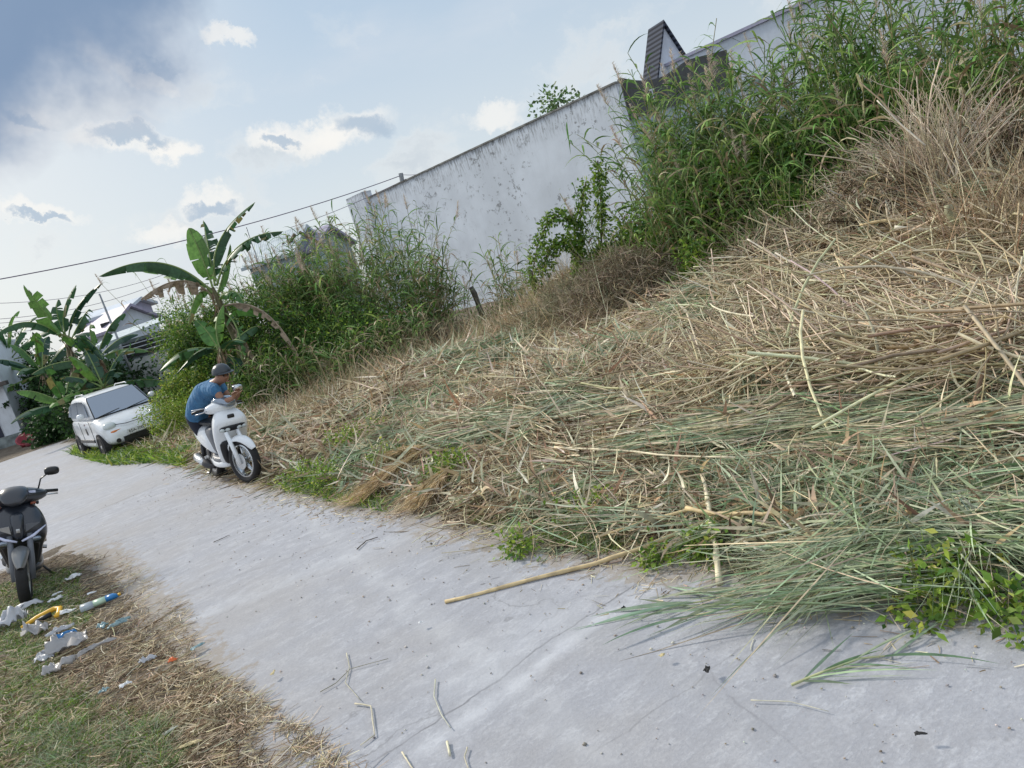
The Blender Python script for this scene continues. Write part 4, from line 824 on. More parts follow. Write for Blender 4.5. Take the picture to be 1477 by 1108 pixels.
for a, m, b, Yb, w, kw in [
    ((312, 428), (235, 380), (143, 399), 17.0, .50, dict(torn=.12, fold=.9, colr=BG1)),
    ((308, 420), (258, 395), (205, 392), 18.8, .46, dict(torn=.1, fold=.25, colr=BG3)),
    ((308, 418), (290, 368), (272, 329), 18.0, .55, dict(torn=.12, fold=.12, colr=BG3)),
    ((310, 412), (302, 365), (293, 318), 18.6, .60, dict(torn=.45, fold=.3, colr=BG1)),
    ((311, 405), (318, 345), (368, 292), 18.3, .42, dict(torn=.6, fold=.9, colr=BG1)),
    ((313, 412), (345, 355), (408, 334), 17.4, .44, dict(torn=.8, fold=1.0, colr=BG1)),
    ((308, 430), (262, 405), (203, 432), 17.2, .55, dict(torn=.95, fold=1.2, colr=DEAD)),
    ((318, 444), (380, 450), (437, 526), 17.0, .34, dict(torn=.9, fold=1.2, colr=DEAD)),
    ((322, 455), (350, 490), (392, 556), 17.2, .30, dict(torn=.9, fold=1.2, colr=DEAD)),
    ((325, 470), (350, 445), (420, 470), 18.6, .36, dict(torn=.1, fold=.4, colr=BG2)), ((306, 425), (275, 398), (236, 400), 18.2, .5, dict(torn=.15, fold=.3, colr=BG3)), ((312, 430), (322, 395), (332, 352), 18.4, .26, dict(torn=.1, fold=.9, colr=BG3)), ((314, 435), (335, 420), (352, 438), 17.4, .4, dict(torn=.5, fold=.7, colr=BG2)), ((306, 428), (285, 425), (272, 470), 17.3, .36, dict(torn=.3, fold=.7, colr=BG3)), ((318, 450), (340, 470), (350, 520), 17.1, .35, dict(torn=.8, fold=1.1, colr=BG2))]:
    BL(o, b0, a, m, b, 17.8, Yb, w, **kw)
b1 = np.array([V(335, 590, 17.2)[0]+.25, 17.2, 0]); o = thing('banana_plant', 'young banana plant with low drooping leaves above the blue shirted man', 'banana plant', tuple(b1))
trunk(o, [(0, 0, 0), V(330, 540, 17.2)-b1, V(318, 506, 17.2)-b1], [.09, .08, .04])
for a, m, b, Yb, w, kw in [((318, 508), (270, 505), (230, 536), 16.6, .46, dict(torn=.05, fold=.3, colr=BG1)), ((316, 510), (290, 505), (254, 540), 16.4, .30, dict(torn=.1, fold=.5, colr=BG4)), ((320, 510), (335, 492), (353, 494), 16.6, .45, dict(torn=.0, fold=.25, colr=BG1)),
                           ((316, 506), (300, 480), (282, 462), 17.3, .40, dict(torn=.05, fold=.2, colr=BG2)), ((318, 506), (312, 470), (322, 440), 17.6, .34, dict(torn=.05, fold=.6, colr=BG3)), ((322, 512), (338, 525), (332, 558), 16.9, .40, dict(torn=.1, fold=.3, colr=BG4)), ((322, 508), (352, 480), (374, 470), 17.6, .36, dict(torn=.2, fold=.5, colr=BG1))]:
    BL(o, b1, a, m, b, 17.2, Yb, w, **kw)
b2 = np.array([V(108, 560, 27)[0]+.3, 27, 0]); o = thing('banana_plant', 'banana plant with one broad upright leaf, tallest of the left group', 'banana plant', tuple(b2))
trunk(o, [(0, 0, 0), V(107, 530, 27)-b2, V(96, 492, 27)-b2], [.17, .13, .06])
for a, m, b, Yb, w, kw in [((98, 495), (68, 455), (34, 411), 26.6, .95, dict(torn=.08, fold=.12, colr=BG3)), ((96, 490), (83, 455), (84, 432), 27.5, .5, dict(torn=.3, fold=.4, colr=BG1)), ((97, 490), (92, 450), (110, 411), 27.4, .42, dict(torn=.5, fold=.7, colr=BG1)),
                           ((99, 490), (112, 445), (147, 408), 26.7, .46, dict(torn=.25, fold=.9, colr=BG4)), ((101, 494), (118, 460), (130, 446), 27.8, .55, dict(torn=.85, fold=.6, colr=BG1)), ((97, 495), (45, 465), (-10, 486), 26.2, .5, dict(torn=.4, fold=.9, colr=BG1)),
                           ((99, 500), (105, 520), (106, 545), 26.6, .3, dict(torn=.9, fold=1.2, colr=DEAD)), ((99, 496), (125, 490), (150, 520), 26.6, .6, dict(torn=.2, fold=.5, colr=BG4))]:
    BL(o, b2, a, m, b, 27, Yb, w, **kw)
def banana(label, px, py, Y, nl, L_, w, seed):
    global rng
    x, y, z = V(px, py, Y); o = thing('banana_plant', label, 'banana plant', (x, y, 0)); z = max(z, .5); trunk(o, [(0, 0, 0), (.05, 0, z*.5), (0, .05, z)], [.14, .11, .05])
    for k in range(nl):
        a = k*2.4+seed; e = rad(78-85*k/nl); d = np.array([math.cos(a), math.sin(a), 0]); Lk = L_*rng.uniform(.8, 1.1)
        Mm = np.array([0, 0, z])+(d*math.cos(e)+np.array([0, 0, 1.])*math.sin(e))*Lk*.75; T = Mm+d*Lk*.42*math.cos(e*.6)+np.array([0, 0, -.35*Lk*(1-math.sin(e)*.9)+.12*Lk*math.sin(e)])
        banana_leaf(o, (0, 0, z), Mm, T, w*rng.uniform(.8, 1.15), torn=rng.choice([.05, .15, .5]), fold=rng.uniform(.2, .7), colr=[BG1, BG2, BG4, BG3][int(rng.integers(0, 4))], n=30)
banana('banana plant at the left edge above the white building', 14, 520, 35, 9, 2.9, .55, .4)
banana('banana plant with upright narrow leaves left of the teal shed', 140, 520, 27.2, 9, 2.0, .5, 1.7)
banana('low banana plant between the white building and the tallest left one', 62, 540, 33, 9, 2.4, .55, 3.1)
banana('low leafy banana plant above the roof of the white car', 150, 560, 25.6, 8, 1.7, .5, 2.2)
banana('short banana plant deep in the shade left of the car', 95, 585, 26.0, 7, 1.8, .5, 5.0)
DKG = [(.03, .075, .025), (.045, .11, .03), (.022, .05, .02)]  # very dark greens, shade behind the bananas put into the leaf colour
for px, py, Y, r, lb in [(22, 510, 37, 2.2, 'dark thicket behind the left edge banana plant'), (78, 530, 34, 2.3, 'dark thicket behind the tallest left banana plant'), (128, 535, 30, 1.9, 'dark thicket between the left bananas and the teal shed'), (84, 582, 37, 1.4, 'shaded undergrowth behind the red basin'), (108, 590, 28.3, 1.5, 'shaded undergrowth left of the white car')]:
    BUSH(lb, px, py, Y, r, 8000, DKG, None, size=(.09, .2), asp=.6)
# ================================================================ vehicles
CARW = MT('white_car_paint', .28); n_ = CARW.noise(CARW.coord(), 5, 6); CARW.color(CARW.mix(CARW.mr(n_, .4, .75), (.74, .77, .80), (.62, .63, .62))); CARW.b.inputs['Coat Weight'].default_value = .5; CARW = CARW.m
GLASS = MT('car_glass', .1, (.22, .27, .34), .55, .8); GLASS.b.inputs['Coat Weight'].default_value = 1; GLASS = GLASS.m
CHROME = plain('chrome', (.62, .64, .66), .22, .9, .1); SILVER = plain('silver_paint', (.5, .51, .52), .35, .7, .12); LENS = MT('lamp_lens', .12, (.55, .60, .60), 0, .8).m; AMBER = plain('amber_lens', (.75, .25, .08), .25); REDL = plain('red_lens', (.35, .02, .02), .25)
def wheel(name, parent, loc, R, w, rimr, spokes, rimmat=SILVER, rz=0, tyre_profile=.5, tilt=0):
    """axis along local Y"""
    o = bpy.data.objects.new(name, None); COL.objects.link(o); o.parent = parent; o.location = loc; o.rotation_euler = (tilt, 0, rz)
    def ringp(r, y, m=36): return [(r*math.cos(a), y, r*math.sin(a)) for a in np.arange(m)*2*math.pi/m]
    th_ = R-rimr
    tyre = loftg([ringp(rimr, -w*.36), ringp(rimr+th_*.35, -w*.5), ringp(rimr+th_*.75, -w*.46), ringp(R-.004, -w*.24), ringp(R, 0), ringp(R-.004, w*.24), ringp(rimr+th_*.75, w*.46), ringp(rimr+th_*.35, w*.5), ringp(rimr, w*.36)], False)
    mk('tyre', *tyre, RUBBER, o, smooth=True)
    mb = MB(); mb.add(*loftg([ringp(rimr-.02, -w*.36), ringp(rimr+.002, -w*.37), ringp(rimr+.002, w*.37), ringp(rimr-.02, w*.36), ringp(rimr-.03, 0), ringp(rimr-.02, -w*.36)], False))
    for k in range(spokes):
        a = k*2*math.pi/spokes+.3; c, s_ = math.cos(a), math.sin(a); mb.add(*tubeg([(c*.03, 0, s_*.03), (c*rimr*.5, w*.1, s_*rimr*.5), (math.cos(a+.12)*(rimr-.01), 0, math.sin(a+.12)*(rimr-.01))], [.022, .014, .012] if w < .14 else [.05, .04, .035], 6))
        mb.add(*tubeg([(c*.03, 0, s_*.03), (c*rimr*.5, -w*.1, s_*rimr*.5), (math.cos(a+.12)*(rimr-.01), 0, math.sin(a+.12)*(rimr-.01))], [.022, .014, .012] if w < .14 else [.05, .04, .035], 6))
    mb.add(*tubeg([(0, -w*.42, 0), (0, w*.42, 0)], [.045, .045], 14)); mb.build('rim', rimmat, o, smooth=True)
    return o
def txt(name, s_, size, mat, parent, loc, rot):
    cu = bpy.data.curves.new(name, 'FONT'); cu.body = s_; cu.size = size; cu.extrude = .002; cu.align_x = 'CENTER'; cu.align_y = 'CENTER'
    t = bpy.data.objects.new('t', cu); COL.objects.link(t); bpy.context.view_layer.update(); me = bpy.data.meshes.new_from_object(t.evaluated_get(bpy.context.evaluated_depsgraph_get())); bpy.data.objects.remove(t)
    me.materials.clear(); me.materials.append(mat); o = bpy.data.objects.new(name, me); COL.objects.link(o); o.parent = parent; o.location = loc; o.rotation_euler = rot; return o
ch_ = rad(-51); hd = np.array([math.cos(ch_), math.sin(ch_)]); lft = np.array([-hd[1], hd[0]]); fr_ = G(157, 660)[:2]; cc_ = fr_-hd*1.13+lft*.67
car = thing('parked_car', 'small white hatchback parked nose out against the weeds beyond the scooters', 'car', (cc_[0], cc_[1], 0), ch_); car.scale = (.97, .97, .97)
body = loftg([ringx(-1.73, .60, .42, .86, 5, 24), ringx(-1.68, .69, .30, .97, 5, 24), ringx(-1.2, .742, .21, .985, 6, 24), ringx(-.3, .75, .19, .97, 6, 24), ringx(.7, .75, .19, .955, 6, 24), ringx(1.0, .745, .20, .94, 6, 24), ringx(1.28, .73, .21, .855, 4, 24), ringx(1.50, .69, .22, .755, 3.6, 24), ringx(1.66, .60, .25, .64, 3.4, 24), ringx(1.74, .47, .30, .54, 3.2, 24)])
quick('body', body, CARW, car, sub=1)
cab = loftg([ringz(1.06, -1.68, .715, .88, 7, 28), ringz(.93, -1.66, .70, 1.0, 7, 28), ringz(.60, -1.56, .65, 1.24, 6, 28), ringz(.36, -1.44, .605, 1.42, 6, 28), ringz(.20, -1.33, .54, 1.475, 4, 28), ringz(-.06, -1.0, .38, 1.50, 3, 28)])
quick('cabin', cab, CARW, car, sub=1)
def panel(name, pts, mat, parent, th=.012):
    p = np.array(pts, float); n_ = unit(np.cross(p[1]-p[0], p[2]-p[0])); m = len(p); v = np.concatenate([p, p+n_*th]); return mk(name, v, [tuple(range(m))[::-1], tuple(range(m, 2*m))]+[(i, (i+1) % m, m+(i+1) % m, m+i) for i in range(m)], mat, parent)
panel('windscreen', [(1.01, -.63, .945), (1.02, .63, .945), (.405, .53, 1.415), (.395, -.53, 1.415)], GLASS, car, .012)
panel('seal', [(1.015, -.655, .925), (1.025, .655, .925), (.385, .55, 1.43), (.375, -.55, 1.43)], BLACKP, car, .006)
for sg in (-1, 1):
    def sp(x, z): return (x, sg*(.70-(z-1.0)*.235+.006), z)
    P_ = [sp(.74, 1.0), sp(.30, 1.37), sp(-.28, 1.39), sp(-.30, .99)]; Q_ = [sp(-.36, .99), sp(-.34, 1.39), sp(-.95, 1.37), sp(-1.12, 1.03)]; R2 = [sp(-1.2, 1.05), sp(-1.06, 1.35), sp(-1.28, 1.30), sp(-1.45, 1.06)]
    for q_ in (P_, Q_, R2): panel('side_window', q_ if sg < 0 else q_[::-1], GLASS, car, .01)
    mk('side_strip', *boxg((-.02, sg*.757, .42), (1.5, .02, .07)), BLACKP, car)
    mk('roof_rail', *tubeg([(.10, sg*.50, 1.50), (.0, sg*.50, 1.53), (-.9, sg*.48, 1.535), (-1.05, sg*.48, 1.49)], .014, 6), CARW, car, smooth=True)
    mm = quick('mirror', loftg([ringy(sg*(.74), .66, .50, 1.0, 1.08, 3, 12), ringy(sg*(.80), .70, .50, .98, 1.14, 3, 12), ringy(sg*(.92), .68, .52, .99, 1.13, 3, 12)]), CARW, car, sub=1)
    hl = quick('headlight', loftg([ringx(1.30, .10, .66, .80, 2.2, 14, sg*.50), ringx(1.50, .155, .60, .81, 2.2, 14, sg*.52), ringx(1.585, .13, .62, .77, 2.2, 14, sg*.50), ringx(1.635, .07, .65, .72, 2.2, 14, sg*.49)]), LENS, car, sub=1)
    quick('indicator', loftg([ringx(1.45, .15, .53, .60, 3, 10, sg*.47), ringx(1.655, .13, .53, .59, 3, 10, sg*.43), ringx(1.695, .09, .54, .585, 3, 10, sg*.41)]), AMBER, car)
    quick('fog_lamp', ([(1.68-.02*0+dx, sg*.47+.05*math.cos(a), .34+.05*math.sin(a)) for dx in (-.05, .035) for a in np.arange(14)*2*math.pi/14], [tuple(range(14, 28))]+[(i, (i+1) % 14, 14+(i+1) % 14, 14+i) for i in range(14)]), BLACKP, car)
    for hx in (.12, -.75): mk('door_handle', *boxg((hx, sg*.752, .83), (.14, .03, .03)), CARW, car)
    for gx2 in (.74, -.32, -1.1): mk('door_gap', *boxg((gx2, sg*.7475, .60), (.008, .008, .62)), BLACKP, car)
    for xw in (1.17, -1.17):
        arch = [(xw+.315*math.cos(a), sg*y, .27+.315*math.sin(a)) for y in (.60, .7555) for a in np.arange(26)*2*math.pi/26]; mk('wheel_arch', arch, [tuple(range(26))[::-1], tuple(range(26, 52))]+[(i, (i+1) % 26, 26+(i+1) % 26, 26+i) for i in range(26)], RUBBER, car)
        wheel('wheel', car, (xw, sg*.69, .27), .27, .165, .185, 6)
mk('door_mark', *boxg((.25, -.7565, .66), (.10, .004, .16)), BLACKP, car); mk('door_emblem', *boxg((.30, -.7565, .84), (.06, .004, .05)), plain('dark_red', (.12, .02, .02)), car)
mk('intake', *boxg((1.735, 0, .33), (.05, .72, .12)), BLACKP, car); mk('bonnet_gap', *tubeg([(1.60, -.42, .705), (1.70, -.2, .665), (1.715, 0, .66), (1.70, .2, .665), (1.60, .42, .705)], .009, 5), BLACKP, car)
mk('lower_grille', *boxg((1.70, 0, .24), (.06, .9, .05)), BLACKP, car); quick('emblem', boxg((1.715, 0, .71), (.02, .12, .03)), CHROME, car, bevel=.005)
pl = mk('number_plate', *boxg((1.768, .0, .465), (.02, .50, .11)), plain('plate_white', (.72, .74, .74), .5), car)
txt('plate_text', '65A-200.74', .095, BLACKP, pl, (1.781, 0, .465), (rad(90), 0, rad(90)))
for y0_, y1_ in ((-.55, -.05), (.1, .6)): mk('wiper', *tubeg([(1.045, y0_, .95), (.96, y1_, 1.0)], .011, 5), BLACKP, car)
# -------- scooters
SCW = MT('white_scooter_paint', .25, (.80, .83, .86)); SCW.b.inputs['Coat Weight'].default_value = .6; SCW = SCW.m
SCB = MT('dark_scooter_paint', .32, (.022, .027, .038)); SCB.b.inputs['Coat Weight'].default_value = .5; SCB = SCB.m
GREYP = plain('grey_panel', (.13, .14, .16), .45, 0, .1); SEATM = plain('seat_vinyl', (.012, .013, .016), .5, 0, .1, 30, .1); ENG = plain('engine_metal', (.06, .06, .065), .5, .5, .3)
DRL = MT('pale_lamp_strip', .15, (.62, .66, .85), 0, .8).m
def arcpts(cx, cz, R, a0, a1, n): return [(cx+R*math.cos(rad(a)), 0, cz+R*math.sin(rad(a))) for a in np.linspace(a0, a1, n)]
def fender(parent, cx, cz, R, a0, a1, w, mat, drop=.05, name='front_fender'):
    rr = []
    for a in np.linspace(a0, a1, 12):
        c, s_ = math.cos(rad(a)), math.sin(rad(a)); k = math.sin(math.pi*min(1, max(0.03, (a-a0)/(a1-a0))))**.4; row = []
        for y, dr in ((-1, -drop), (-.85, -drop*.3), (-.45, .0), (0, .012), (.45, 0), (.85, -drop*.3), (1, -drop)): row.append((cx+(R+dr)*c, y*w/2*k, cz+(R+dr)*s_))
        rr.append(row)
    v = [p for r in rr for p in r]; f = [(i*7+j, i*7+j+1, (i+1)*7+j+1, (i+1)*7+j) for i in range(11) for j in range(6)]
    return quick(name, (v, f), mat, parent, sub=1, solid=.008)
def scooter(kind, name, label, loc, rz, lean, steer):
    W_ = kind == 'white'; P = SCW if W_ else SCB
    root = thing(name, label, 'motor scooter', loc, rz); root.rotation_mode = 'XYZ'
    # lean about the forward axis: negative about local X leans to the rider's left
    root.rotation_euler = (lean, 0, rz)
    if W_: R1, R2_, WB = .295, .275, 1.34
    else: R1, R2_, WB = .265, .26, 1.29
    # front end (turns with the bars)
    fe = bpy.data.objects.new('front_fork', None); COL.objects.link(fe); fe.parent = root; fe.location = (0, 0, 0); fe.rotation_euler = (0, 0, steer)
    fw = wheel('front_wheel', root, (0, 0, R1), R1, .095 if W_ else .105, R1-.075, 5, CHROME if W_ else SILVER, steer)
    bpy.data.objects.remove(fe)
    Rm = Matrix.Rotation(steer, 4, 'Z')
    def rot(g): v, f = g; return np.array([tuple(Rm @ Vector(tuple(map(float, p)))) for p in v]), f
    mk('brake_disc', *rot(tubeg([(0, -.055, R1), (0, -.062, R1)], [.105, .105], 24)), CHROME, root)
    mb = MB()
    for sg in (-1, 1): mb.add(*rot(tubeg([(0.0, sg*.078, R1-.03), (-.045, sg*.08, R1+.14), (-.13, sg*.085, R1+.40)], [.026, .030, .026], 8)))
    mk('fork', np.concatenate(mb.v), mb.f, GREYP if not W_ else P, root, None, True)
    fd = fender(root, 0, R1, R1+.035, 28, 158, .155 if W_ else .15, P if W_ else plain('dark_silver', (.20, .205, .21), .35, .6), .06); fd.rotation_euler = (0, 0, steer)
    # leg shield
    prof = [(.24, -.40, -.60, .13), (.34, -.36, -.53, .17), (.48, -.31, -.47, .20), (.60, -.26, -.44, .215), (.70, -.17, -.41, .222), (.78, -.115, -.39, .222), (.85, -.11, -.37, .21), (.92, -.16, -.37, .175), (.985, -.25, -.38, .12)] if W_ else \
           [(.26, -.38, -.56, .12), (.36, -.36, -.50, .16), (.50, -.33, -.46, .19), (.56, -.24, -.45, .225), (.62, -.12, -.43, .245), (.72, -.10, -.40, .25), (.82, -.15, -.39, .225), (.90, -.21, -.38, .18), (.96, -.28, -.40, .12)]
    quick('leg_shield', loftg([ringz(a, b, c, z, 3.0, 28) for z, a, b, c in prof]), P, root, sub=1)
    rec = [(z, a+(.028 if W_ else .02), a-.06, c*(.86 if W_ else .84)) for z, a, b, c in prof if z < (.69 if W_ else .58)]
    quick('front_recess', loftg([ringz(a, b, c, z, 3.2, 24) for z, a, b, c in rec]), BLACKP, root, sub=1)
    quick('inner_shield', loftg([ringz(b+.03, b-.05, c*.88, z, 3.0, 20) for z, a, b, c in prof[1:8]]), GREYP if W_ else BLACKP, root, sub=1)
    if W_:
        hl = quick('headlight', loftg([ringz(-.245, -.40, .165, .665, 3, 28), ringz(-.175, -.40, .185, .69, 3, 28), ringz(-.115, -.38, .190, .735, 3, 28), ringz(-.098, -.38, .178, .765, 3, 28), ringz(-.13, -.38, .15, .772, 3, 28)]), BLACKP, root, sub=1)
        for y in (-.14, -.075, .075, .14): quick('lamp', loftg([ringx(-.20, .032, .695, .745, 2.2, 12, y), ringx(-.112-abs(y)*.22, .032, .70, .748, 2.2, 12, y), ringx(-.095-abs(y)*.24, .018, .712, .74, 2.2, 12, y)]), LENS, hl, smooth=True)
        quick('front_badge', boxg((-.125, 0, .885), (.02, .09, .05)), BLACKP, root, bevel=.01)
    else:
        for sg in (-1, 1):
            quick('lamp_strip', tubeg([(-.085, sg*.02, .605), (-.105, sg*.12, .640), (-.165, sg*.235, .715)], [.010, .016, .005], 8), DRL, root, smooth=True)
            quick('headlight', loftg([ringx(-.2, .06, .575, .635, 2.2, 12, sg*.12), ringx(-.115, .065, .58, .63, 2.2, 12, sg*.12), ringx(-.105, .04, .59, .62, 2.2, 12, sg*.12)]), GLASS, root, smooth=True)
            panel('cheek_panel', [(-.094, sg*.07, .77), (-.10, sg*.06, .69), (-.13, sg*.19, .76)][::sg], SILVER if sg < 0 else GREYP, root, .008)
            quick('indicator', boxg((-.26, sg*.15, .945), (.04, .05, .022)), plain('dim_amber', (.22, .05, .02), .4), root, bevel=.008)
        quick('nose_panel', loftg([ringz(-.07, -.2, .035, .61, 2.5, 16), ringz(-.072, -.2, .055, .70, 2.5, 16), ringz(-.09, -.25, .065, .80, 2.5, 16), ringz(-.15, -.3, .065, .895, 2.5, 16)]), SCB, root, sub=1)
        quick('emblem', boxg((-.068, 0, .715), (.012, .034, .04)), SILVER, root, bevel=.004)
        mk('cowl_label', *boxg((-.255, .15, 1.06), (.012, .075, .022), rad(-35)), DRL, root)
    # handlebar cowl
    def rb(v): v = np.array(v, float); v[..., 0] += .36; v = np.array([tuple(Rm @ Vector(tuple(map(float, p)))) for p in v.reshape(-1, 3)]); v[:, 0] -= .36; return v
    hw = .235 if W_ else .285
    g = loftg([ringy(y, xf, xb, zl, zh, 2.4, 16) for y, xf, xb, zl, zh in ((-hw, -.40, -.46, .99, 1.03), (-hw*.85, -.33, -.48, .955, 1.06), (-hw*.45, -.24, -.50, .93, 1.10), (0, -.20, -.50, .93, 1.125), (hw*.45, -.24, -.50, .93, 1.10), (hw*.85, -.33, -.48, .955, 1.06), (hw, -.40, -.46, .99, 1.03))])
    quick('handlebar_cowl', (rb(g[0]), g[1]), P, root, sub=1)
    g = loftg([ringx(-.47, .12, 1.05, 1.14, 2.4, 16), ringx(-.34, .145, 1.05, 1.165, 2.4, 16), ringx(-.21, .12, 1.01, 1.145, 2.4, 16), ringx(-.155, .07, .98, 1.07, 2.4, 16)]) if W_ else loftg([ringx(-.42, .11, 1.04, 1.12, 2.4, 16), ringx(-.32, .14, 1.0, 1.14, 2.4, 16), ringx(-.22, .13, .96, 1.10, 2.0, 16), ringx(-.15, .06, .93, 1.01, 2.0, 16)])
    quick('visor', (rb(g[0]), g[1]), GLASS if W_ else SCB, root, sub=1)
    for sg in (-1, 1):
        g = tubeg([(-.43, sg*.20, 1.02), (-.455, sg*.26, 1.025), (-.50, sg*.37, 1.01)], [.016, .018, .017], 10); q_ = mk('grip', rb(g[0]), g[1], BLACKP, root, None, True)
        g = tubeg([(-.39, sg*.22, 1.0), (-.38, sg*.28, .995), (-.43, sg*.37, .985)], [.007, .007, .008], 6); mk('brake_lever', rb(g[0]), g[1], CHROME, root, None, True)
        if W_ and sg < 0:
            ms = tubeg([(-.42, -.20, 1.04), (-.44, -.27, 1.045), (-.47, -.38, 1.05)], [.010, .008, .008], 6); mk('mirror_arm', rb(ms[0]), ms[1], CHROME, root, None, True); continue
        mz = 1.20 if W_ else 1.22; my = .33 if W_ else .34
        g = tubeg([(-.42, sg*.20, 1.05), (-.43, sg*.235, 1.12 if W_ else 1.16), (-.44, sg*(my-.03), mz-.01)], .008, 6); mr_ = mk('mirror_arm', rb(g[0]), g[1], SILVER if W_ else BLACKP, root, None, True)
        g = loftg([ringx(-.41, .03, mz-.02, mz+.03, 2.6, 16, sg*my), ringx(-.425, .07 if W_ else .066, mz-.035, mz+.045, 2.8, 16, sg*my), ringx(-.46, .073 if W_ else .07, mz-.04, mz+.05, 2.8, 16, sg*my)]); quick('mirror', (rb(g[0]), g[1]), CHROME if W_ else BLACKP, mr_, smooth=True)
    # floor and body
    quick('floorboard', loftg([ringx(-.42, .13, .26, .36, 4, 20), ringx(-.55, .165, .24, .36, 4, 20), ringx(-.80, .165, .23, .36, 4, 20), ringx(-.98, .15, .25, .40, 4, 20)]), GREYP if W_ else BLACKP, root, sub=1)
    quick('floor_trim', loftg([ringx(-.36, .10, .22, .30, 4, 20), ringx(-.50, .172, .20, .315, 4, 20), ringx(-.80, .175, .20, .30, 4, 20), ringx(-1.02, .16, .24, .40, 4, 20)]), P, root, sub=1)
    quick('seat_front', loftg([ringz(-.68, -.95, .10, .36, 3, 20), ringz(-.70, -1.0, .125, .50, 3, 20), ringz(-.68, -1.05, .15, .66, 3, 20), ringz(-.64, -1.1, .155, .775, 3, 20)]), GREYP if W_ else SCB, root, sub=1)
    quick('side_body', loftg([ringx(-.80, .10, .34, .60, 3, 20), ringx(-.92, .165, .36, .74, 3, 20), ringx(-1.15, .185, .44, .79, 3, 20), ringx(-1.45, .165, .54, .80, 3, 20), ringx(-1.70, .11, .64, .81, 3, 20), ringx(-1.80, .05, .70, .80, 3, 20)]), P, root, sub=1)
    quick('seat', loftg([ringx(-.62, .06, .765, .80, 2.8, 20), ringx(-.72, .13, .765, .835, 2.8, 20), ringx(-1.0, .155, .78, .845, 2.8, 20), ringx(-1.18, .15, .79, .865, 2.8, 20), ringx(-1.5, .14, .80, .90, 2.8, 20), ringx(-1.66, .09, .81, .88, 2.8, 20)]), SEATM, root, sub=1)
    for sg in (-1, 1): quick('grab_rail', tubeg([(-1.35, sg*.165, .80), (-1.55, sg*.16, .845), (-1.78, sg*.10, .87), (-1.82, sg*.03, .87)], .016, 8), CHROME if W_ else BLACKP, root, smooth=True)
    quick('tail_light', loftg([ringx(-1.77, .08, .70, .77, 3, 14), ringx(-1.83, .06, .71, .76, 3, 14)]), REDL, root, smooth=True)
    wheel('rear_wheel', root, (-WB, 0, R2_), R2_, .11, R2_-.075, 5, SILVER)
    fender(root, -WB, R2_, R2_+.04, 60, 200, .13, BLACKP, .04, 'rear_fender')
    quick('engine', loftg([ringx(-.85, .09, .20, .36, 3, 16), ringx(-1.0, .13, .17, .40, 3, 16), ringx(-1.25, .12, .20, .40, 3, 16, .05), ringx(-1.45, .08, .22, .36, 3, 16, .08)]), ENG, root, sub=1)
    mf = quick('muffler', tubeg([(-.95, -.13, .20), (-1.05, -.155, .22), (-1.1, -.165, .24), (-1.5, -.18, .34), (-1.55, -.18, .35)], [.02, .03, .058, .062, .045], 16), ENG, root, smooth=True)
    quick('heat_shield', tubeg([(-1.16, -.19, .265), (-1.2, -.192, .275), (-1.44, -.20, .335), (-1.48, -.20, .342)], [.03, .05, .054, .03], 14), CHROME, mf, smooth=True)
    mb = MB(); mb.add(*tubeg([(-1.30, .13, .52), (-1.36, .13, .28)], .028, 8)); mb.add(*tubeg([(-1.30, -.13, .52), (-1.36, -.13, .28)], .028, 8)); mk('shock_absorber', np.concatenate(mb.v), mb.f, ENG, root, None, True)
    mb = MB(); mb.add(*tubeg([(-.86, .10, .24), (-.82, .26, .015+.26*math.sin(-lean) if False else .05)], [.014, .012], 6)); mb.add(*tubeg([(-.82, .22, .05), (-.82, .31, .045)], [.02, .02], 6)); mk('side_stand', np.concatenate(mb.v), mb.f, BLACKP, root, None, True)
    mk('centre_stand', *tubeg([(-1.0, -.14, .22), (-1.10, -.17, .12), (-1.16, -.18, .12)], [.016, .016, .02], 6), BLACKP, root)
    for sg in (-1, 1): mk('foot_peg', *tubeg([(-1.0, sg*.16, .36), (-1.0, sg*.21, .35)], .02, 8), SILVER, root)
    return root
p = G(361, 696); sc_h = rad(-54)
scw = scooter('white', 'motor_scooter', 'white scooter with grey inner panels standing at the road edge beside the man', (p[0], p[1], 0), sc_h, rad(-6), rad(16))
p = G(39, 871); scb = scooter('black', 'motor_scooter', 'dark blue black scooter parked on the littered grass at the left edge', (p[0], p[1], 0), rad(-60), rad(-13), rad(-2)); scb.scale = (.97, .97, .97)
quick('side_cover', tubeg([(-1.02, .17, .47), (-1.02, .215, .47)], [.075, .06], 18), CHROME, scb, smooth=True)
# ================================================================ person
def skin(name, nodes, edges, mat, parent, sub=2, root=0):
    import bmesh
    bm = bmesh.new(); lay = bm.verts.layers.skin.verify(); vs_ = []
    for i, (p, r) in enumerate(nodes):
        v = bm.verts.new(tuple(map(float, p))); v[lay].radius = (r, r) if not hasattr(r, '__len__') else r; v[lay].use_root = (i == root); vs_.append(v)
    for a, b in edges: bm.edges.new((vs_[a], vs_[b]))
    me = bpy.data.meshes.new(name); bm.to_mesh(me); bm.free(); me.materials.append(mat); o = bpy.data.objects.new(name, me); COL.objects.link(o); o.parent = parent
    m = o.modifiers.new('skin', 'SKIN'); m.use_smooth_shade = True; m = o.modifiers.new('sub', 'SUBSURF'); m.levels = sub; m.render_levels = sub; return o
SKIN = plain('skin', (.30, .155, .10), .5, 0, .08); SHIRT = MT('blue_shirt', .85); n_ = SHIRT.noise(SHIRT.coord(), 9, 5); SHIRT.color(SHIRT.mix(SHIRT.mr(n_, .3, .7), (.035, .13, .27), (.055, .18, .34))); SHIRT.bump(SHIRT.noise(SHIRT.coord((1, 1, .45)), 14, 3), 1.0, .05); SHIRT = SHIRT.m
